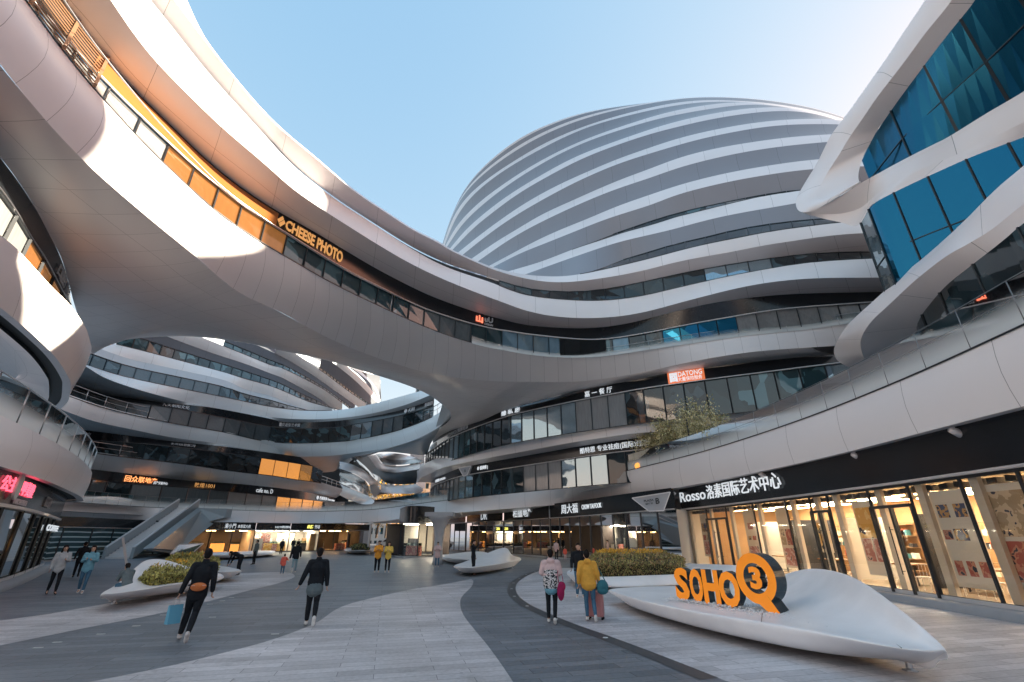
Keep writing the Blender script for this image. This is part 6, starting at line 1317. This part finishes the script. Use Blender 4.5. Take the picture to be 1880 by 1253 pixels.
    r.build('trousers',bottom,t,max(vox,.010),3)
    for S in 'LR':
        q=Vol(); a,b_=J['an'+S],J['to'+S]; dd=(b_-a).normalized(); heel=a-Vector((0,.0,0))+(Vector((0,-1,0))*.03 if dd.z>-.6 else Vector((0,0,.03)))*s
        q.limb([a+Vector((0,0,.01))*s,a.lerp(b_,.15)],[.044*s,.042*s]); q.limb([heel-Vector((0,0,.028*s))*(1 if dd.z>-.6 else 0),a.lerp(b_,.55)-Vector((0,0,.012*s)),b_],[.036*s,.044*s,.034*s],.72 if dd.z>-.6 else 1); q.build('shoe',shoe,t,max(vox,.010),2)
    return t,J,p
FW=lambda u: math.degrees(math.atan2(ray(u,1050)[0],ray(u,1050)[1]))   # bearing of the column
away=lambda u: -FW(u); toward_=lambda u: 180-FW(u)
# near four
t,J,p=person('person in black walking away with an orange waist bag and blue paper bag',337,1177,away(350)-4,1.72,dict(WALKL,anR=(.05,-.34,.16),toR=(.05,-.27,.02),knR=(.07,-.02,.50),anL=(-.10,.10,.085),toL=(-.11,.27,.04),knL=(-.08,.14,.5),elL=(-.25,-.04,1.13),wrL=(-.30,-.02,.88),elR=(.24,-.06,1.12),wrR=(.27,0,.88)),'cblack','cblack','csole',near=True,jacket=1.14,topz=.80,lean=.05)
g=thing('waist_bag','orange leather waist bag worn on the back of the person in black','bag',(0,0,0)); g.parent=None
R3=Matrix.Rotation(math.radians(away(350)-4),3,'Z'); wl=lambda v,p=p,R3=R3: Vector(p)+R3@Vector(v)
g.location=wl((.05,-.165,1.0)); g.rotation_euler=(0,0,math.radians(away(350)-4)); m=Vol(); m.ell((0,0,0),(.15,.05,.085)); m.ell((.0,-.01,.02),(.14,.055,.06)); m.build('pouch','cleather',g,.011,2); MB().bar((-.13,-.052,.03),(.13,-.052,.03),.008,.006).build('zip','steel',g); MB().tube([(-.13,.02,.02),(-.20,.13,.03),(-.14,.26,.04),(.04,.30,.04),(.15,.20,.04),(.17,.10,.03),(.13,.02,.02)],.012,6).build('strap','cblack',g)
def paperbag(pos,rz,w,h,d,m_,label,name='paper_bag'):
    t=thing(name,label,'bag',tuple(pos),rz); V=[(x*w/2*(1 if z else .92),y*d/2*(1 if not z else .55),z*h) for z in (0,1) for x,y in ((-1,-1),(1,-1),(1,1),(-1,1))]
    mobj('body',V,[(3,2,1,0),(0,1,5,4),(1,2,6,5),(2,3,7,6),(3,0,4,7)],m_,t,smoothf=False); q=MB()
    for y in (-d*.25,d*.25): q.tube([(-w*.2,y,h),(-w*.18,y*.6,h+.10),(0,0,h+.15),(w*.18,y*.6,h+.10),(w*.2,y,h)],.006,5)
    q.build('handle','cwhite',t); return t
M['paper_blue']=mat('paper_blue',(.10,.36,.52),.5)
q=wl((J['wrL'].x-.02,J['wrL'].y,0)); paperbag((q.x,q.y,.33),math.radians(60),.26,.34,.13,'paper_blue','blue paper shopping bag carried by the person in black')
t,J,p=person('person in black sweater, grey shorts and leggings walking away in the centre',568,1150,away(575)+3,1.70,dict(WALKR,anR=(.06,-.30,.20),toR=(.06,-.26,.05),knR=(.08,.0,.50),anL=(-.08,.08,.085),toL=(-.09,.24,.04),knL=(-.08,.08,.5),elL=(-.28,-.02,1.12),wrL=(-.36,.02,.90),elR=(.24,-.02,1.12),wrR=(.27,0,.86)),'cblack','cblack','cshoe',near=True,jacket=1.16,topz=.92,skirt=('cdgrey',.94,.76,.175,.20))
cloth('cspeck2',(.3,.3,.3))
t,J,p=person('woman seen from behind in a pale puffer coat with black and white speckled hem',1014,1146,away(1014)-3,1.66,dict(WALKR,anR=(.08,-.16,.11),toR=(.08,-.06,.03),knR=(.09,.06,.5),anL=(-.09,.10,.085),toL=(-.10,.26,.04),knL=(-.09,.10,.5),wrL=(-.15,.15,1.10),elL=(-.25,-.03,1.15),elR=(.24,0,1.16),wrR=(.15,.16,1.08)),'cpinkw' if 0 else 'cpink','cblack','cshoe',hair='short',near=True,jacket=1.30,topz=1.10,woman=True,hood=True)
k=Vol(); hp=J['hip']; k.limb([(0,0,1.18),(0,0,.98),(0,0,.84)],[.195,.205,.20],.72,16); k.build('coat_hem','cspeck',t,.011,2); k=Vol(); k.limb([(0,0,.86),(0,0,.76)],[.185,.175],.72,16); k.build('shirt_hem','cblue',t,.012,2)
R3=Matrix.Rotation(math.radians(away(1014)-3),3,'Z'); q=Vector(p)+R3@Vector((.24,-.02,.52)); g=thing('tote_bag','magenta cloth bag hanging at the side of the woman in the speckled coat','bag',tuple(q),math.radians(30)); k=Vol(); k.ell((0,0,.2),(.11,.05,.22)); k.ell((.03,0,.3),(.12,.045,.12)); k.build('body','cmagenta',g,.012,2); MB().tube([(-.06,0,.40),(-.10,0,.55),(-.06,0,.68),(.04,0,.62),(.08,0,.42)],.01,6).build('strap','cmagenta',g)
t,J,p=person('woman in a mustard coat and jeans walking away beside a pink suitcase',1086,1142,away(1086)+6,1.62,dict(WALKR,anR=(.10,-.22,.14),toR=(.10,-.13,.03),knR=(.10,.06,.5),anL=(-.09,.08,.085),toL=(-.10,.24,.04),knL=(-.09,.08,.5),elL=(-.25,-.02,1.13),wrL=(-.27,.04,.90),elR=(.25,.0,1.14),wrR=(.28,.08,.92)),'cmustard','cjeans','cshoe',hair='bun',near=True,jacket=1.30,topz=.86,woman=True,hood=True,lean=-.02)
R3=Matrix.Rotation(math.radians(away(1086)+6),3,'Z'); q=Vector(p)+R3@Vector((.34,.05,.62)); g=thing('shoulder_bag','dark teal shoulder bag hanging behind the arm of the mustard coat','bag',tuple(q),math.radians(20)); k=Vol(); k.ell((0,0,.16),(.17,.09,.17)); k.ell((0,0,.08),(.16,.09,.10)); k.build('body','cteal',g,.012,2); MB().tube([(-.12,0,.28),(-.14,0,.55),(-.18,0,.75),(-.08,.02,.60),(.10,0,.28)],.012,6).build('strap','cteal',g)
M['case_pink']=mat('suitcase_pink',(.48,.20,.20),.3); q=Vector(p)+R3@Vector((.17,.38,0)); q.z=0; g=thing('suitcase','dusty pink ribbed suitcase standing beside the woman in the mustard coat','suitcase',tuple(q),math.radians(away(1086)-10)); m=MB(); m.box((0,0,.36),(.42,.24,.60))
o=m.build('shell','case_pink',g); bv=o.modifiers.new('b','BEVEL'); bv.width=.05; bv.segments=4; m=MB(); [m.box((x,0,.36),(.012,.256,.56)) for x in np.linspace(-.15,.15,6)]; m.build('ribs','case_pink',g); m=MB(); m.tube([(-.1,.06,.66),(-.1,.06,.98)],.01,6); m.tube([(.1,.06,.66),(.1,.06,.98)],.01,6); m.tube([(-.11,.06,.98),(.11,.06,.98)],.014,6); m.build('handle','steel',g)
for x in (-.17,.17):
    for y in (-.09,.09): m=MB(); m.lathe((x,y,.0),[(.02,0),(.028,.012),(.028,.05),(.015,.065)],10); m.build('wheel','cshoeb',g)
# others
person('man facing the camera in a black sweater, one hand raised to his face',1066,1098,toward_(1066),1.74,dict(elL=(-.24,.08,1.18),wrL=(-.09,.20,1.48),elR=(.25,0,1.14),wrR=(.26,.1,.93)),'cblack','cjeans',jacket=1.15)
person('man in an orange jacket standing beside a woman, holding something at his chest',691,1052,toward_(691),1.72,PHONE,'corange','cblack',jacket=1.2)
person('long haired woman in a yellow and white jacket standing beside the man in orange',710,1052,toward_(710),1.66,PHONE,'cyellow','cblack',hair='long',jacket=1.15,woman=True)
person('person in a pale pink coat holding a dark bag under the column',802,1042,toward_(802),1.60,PHONE,'cpink','cjeans',jacket=1.25,topz=.72,woman=True)
t,J,p=person('man in black standing sideways by the finned bench, raising a phone',868,1057,-100,1.78,dict(elR=(.20,.16,1.34),wrR=(.12,.34,1.52)),'cblack','cblack',shoe='cshoeb')
person('woman in a grey white sweater with a yellow hair clip walking by the cafe',92,1092,toward_(92)+8,1.66,dict(PHONE,wrR=(.25,.06,.88),elR=(.24,-.03,1.12),knL=(-.09,.12,.5),anL=(-.10,.12,.085),toL=(-.11,.28,.03),knR=(.09,0,.5),anR=(.09,-.2,.12),toR=(.10,-.08,.03)),'cgrey','cblack',shoe='cshoeb',hair='long',jacket=1.12,woman=True)
person('woman in a blue sweater looking down at her phone, right of the woman in grey',146,1090,toward_(146)-6,1.64,dict(PHONE,knL=(-.09,.10,.5),anL=(-.08,.12,.085),toL=(-.09,.28,.03),knR=(.09,.02,.5),anR=(.08,-.18,.12),toR=(.08,-.06,.03)),'cblue','cjeans',hair='long',jacket=1.15,woman=True)
person('person in black half hidden behind the woman in the blue sweater',137,1062,away(137),1.70,WALKL,'cblack','cblack',shoe='cshoeb')
person('child in a red jacket walking hand in hand with an adult in pale jeans',517,1056,away(517),1.05,dict(wrR=(.34,.05,1.2),elR=(.26,.02,1.25)),'cred','cjeans',hair='bun',jacket=1.25)
person('adult in a dark top and pale jeans leading the small child in red',538,1053,away(538),1.68,dict(WALKR,wrL=(-.30,0,.80),elL=(-.26,0,1.1)),'cblack','cljeans',jacket=1.15,woman=True,skirt=('cblue',.9,.80,.15,.16))
person('person in black bending down over the end of the small left planter',436,1057,95,1.70,dict(chest=(0,.33,1.08),neck=(0,.47,1.12),head=(0,.60,1.10),shL=(-.175,.43,1.08),shR=(.175,.43,1.08),elL=(-.2,.5,.82),elR=(.2,.5,.82),wrL=(-.16,.56,.60),wrR=(.16,.56,.60)),'cblack','cblack',shoe='cshoeb')
person('person in a grey top and long dark trousers standing before the restaurant',465,1037,away(465)+60,1.70,None,'cdgrey','cblack',shoe='cshoeb',jacket=1.1)
person('person in dark clothes looking into the bright gift shop',515,1018,away(515),1.65,None,'cblack','cblack',shoe='cshoeb',jacket=1.1)
person('dark dressed customer at the gift shop door, left of another',536,1015,away(536),1.7,None,'cblack','cdgrey')
person('dark dressed customer right of the gift shop door',545,1016,away(545),1.6,None,'cblack','cblack')
person('person in black standing before the round cornered glass shop',750,1017,away(750),1.7,None,'cblack','cblack',shoe='cshoeb')
person('woman in a pink top standing in the jewellery shop doorway',1022,1030,away(1022)-30,1.64,None,'cred' if 0 else 'cpink','cblack',woman=True)
person('small child in a red jacket by the jewellery shop door',1038,1029,away(1038),1.05,None,'cred','cpink',hair='bun',jacket=1.2)
z2=5.3; 
for k,(u,l) in enumerate([(695,'left of two silhouetted people standing on the upper walkway before the yellow trees'),(702,'right of two silhouetted people on the upper walkway before the yellow trees')]):
    ps=PR(u,78,z2-.9); person(l,0,0,30*k,1.72,None,'cblack','cblack',shoe='cshoeb',pos=tuple(ps))
# seated boy on the large left planter
ps=P(232,1078,.5); ps=np.array((ps[0],ps[1],0)); 
person('boy in a dark jacket sitting hunched on the tip of the large left planter',0,0,60,1.50,dict(hip=(0,0,.62),chest=(0,.16,.94),neck=(0,.26,1.12),head=(0,.36,1.22),shL=(-.17,.20,1.06),shR=(.17,.20,1.06),elL=(-.2,.33,.80),elR=(.2,.33,.80),wrL=(-.06,.58,.76),wrR=(.06,.58,.76),hjL=(-.09,.02,.62),hjR=(.09,.02,.62),knL=(-.12,.44,.62),knR=(.12,.44,.62),anL=(-.12,.46,.16),anR=(.12,.46,.16),toL=(-.13,.62,.10),toR=(.13,.62,.10)),'cdgrey','cjeans',pos=tuple(ps),jacket=1.1,topz=.62)
# customers inside the jewellery shop
for k,(u,l) in enumerate([(1184,'leftmost seated customer inside the jewellery shop window'),(1196,'dark dressed customer inside the jewellery shop, middle of three'),(1222,'rightmost customer inside the jewellery shop near the corner')]):
    q,a=on_g2(u,2.4,.15); person(l,0,0,math.degrees(a)+90*k,1.68,None,['cdgrey','cblack','cpink'][k],'cblack',pos=tuple(q))
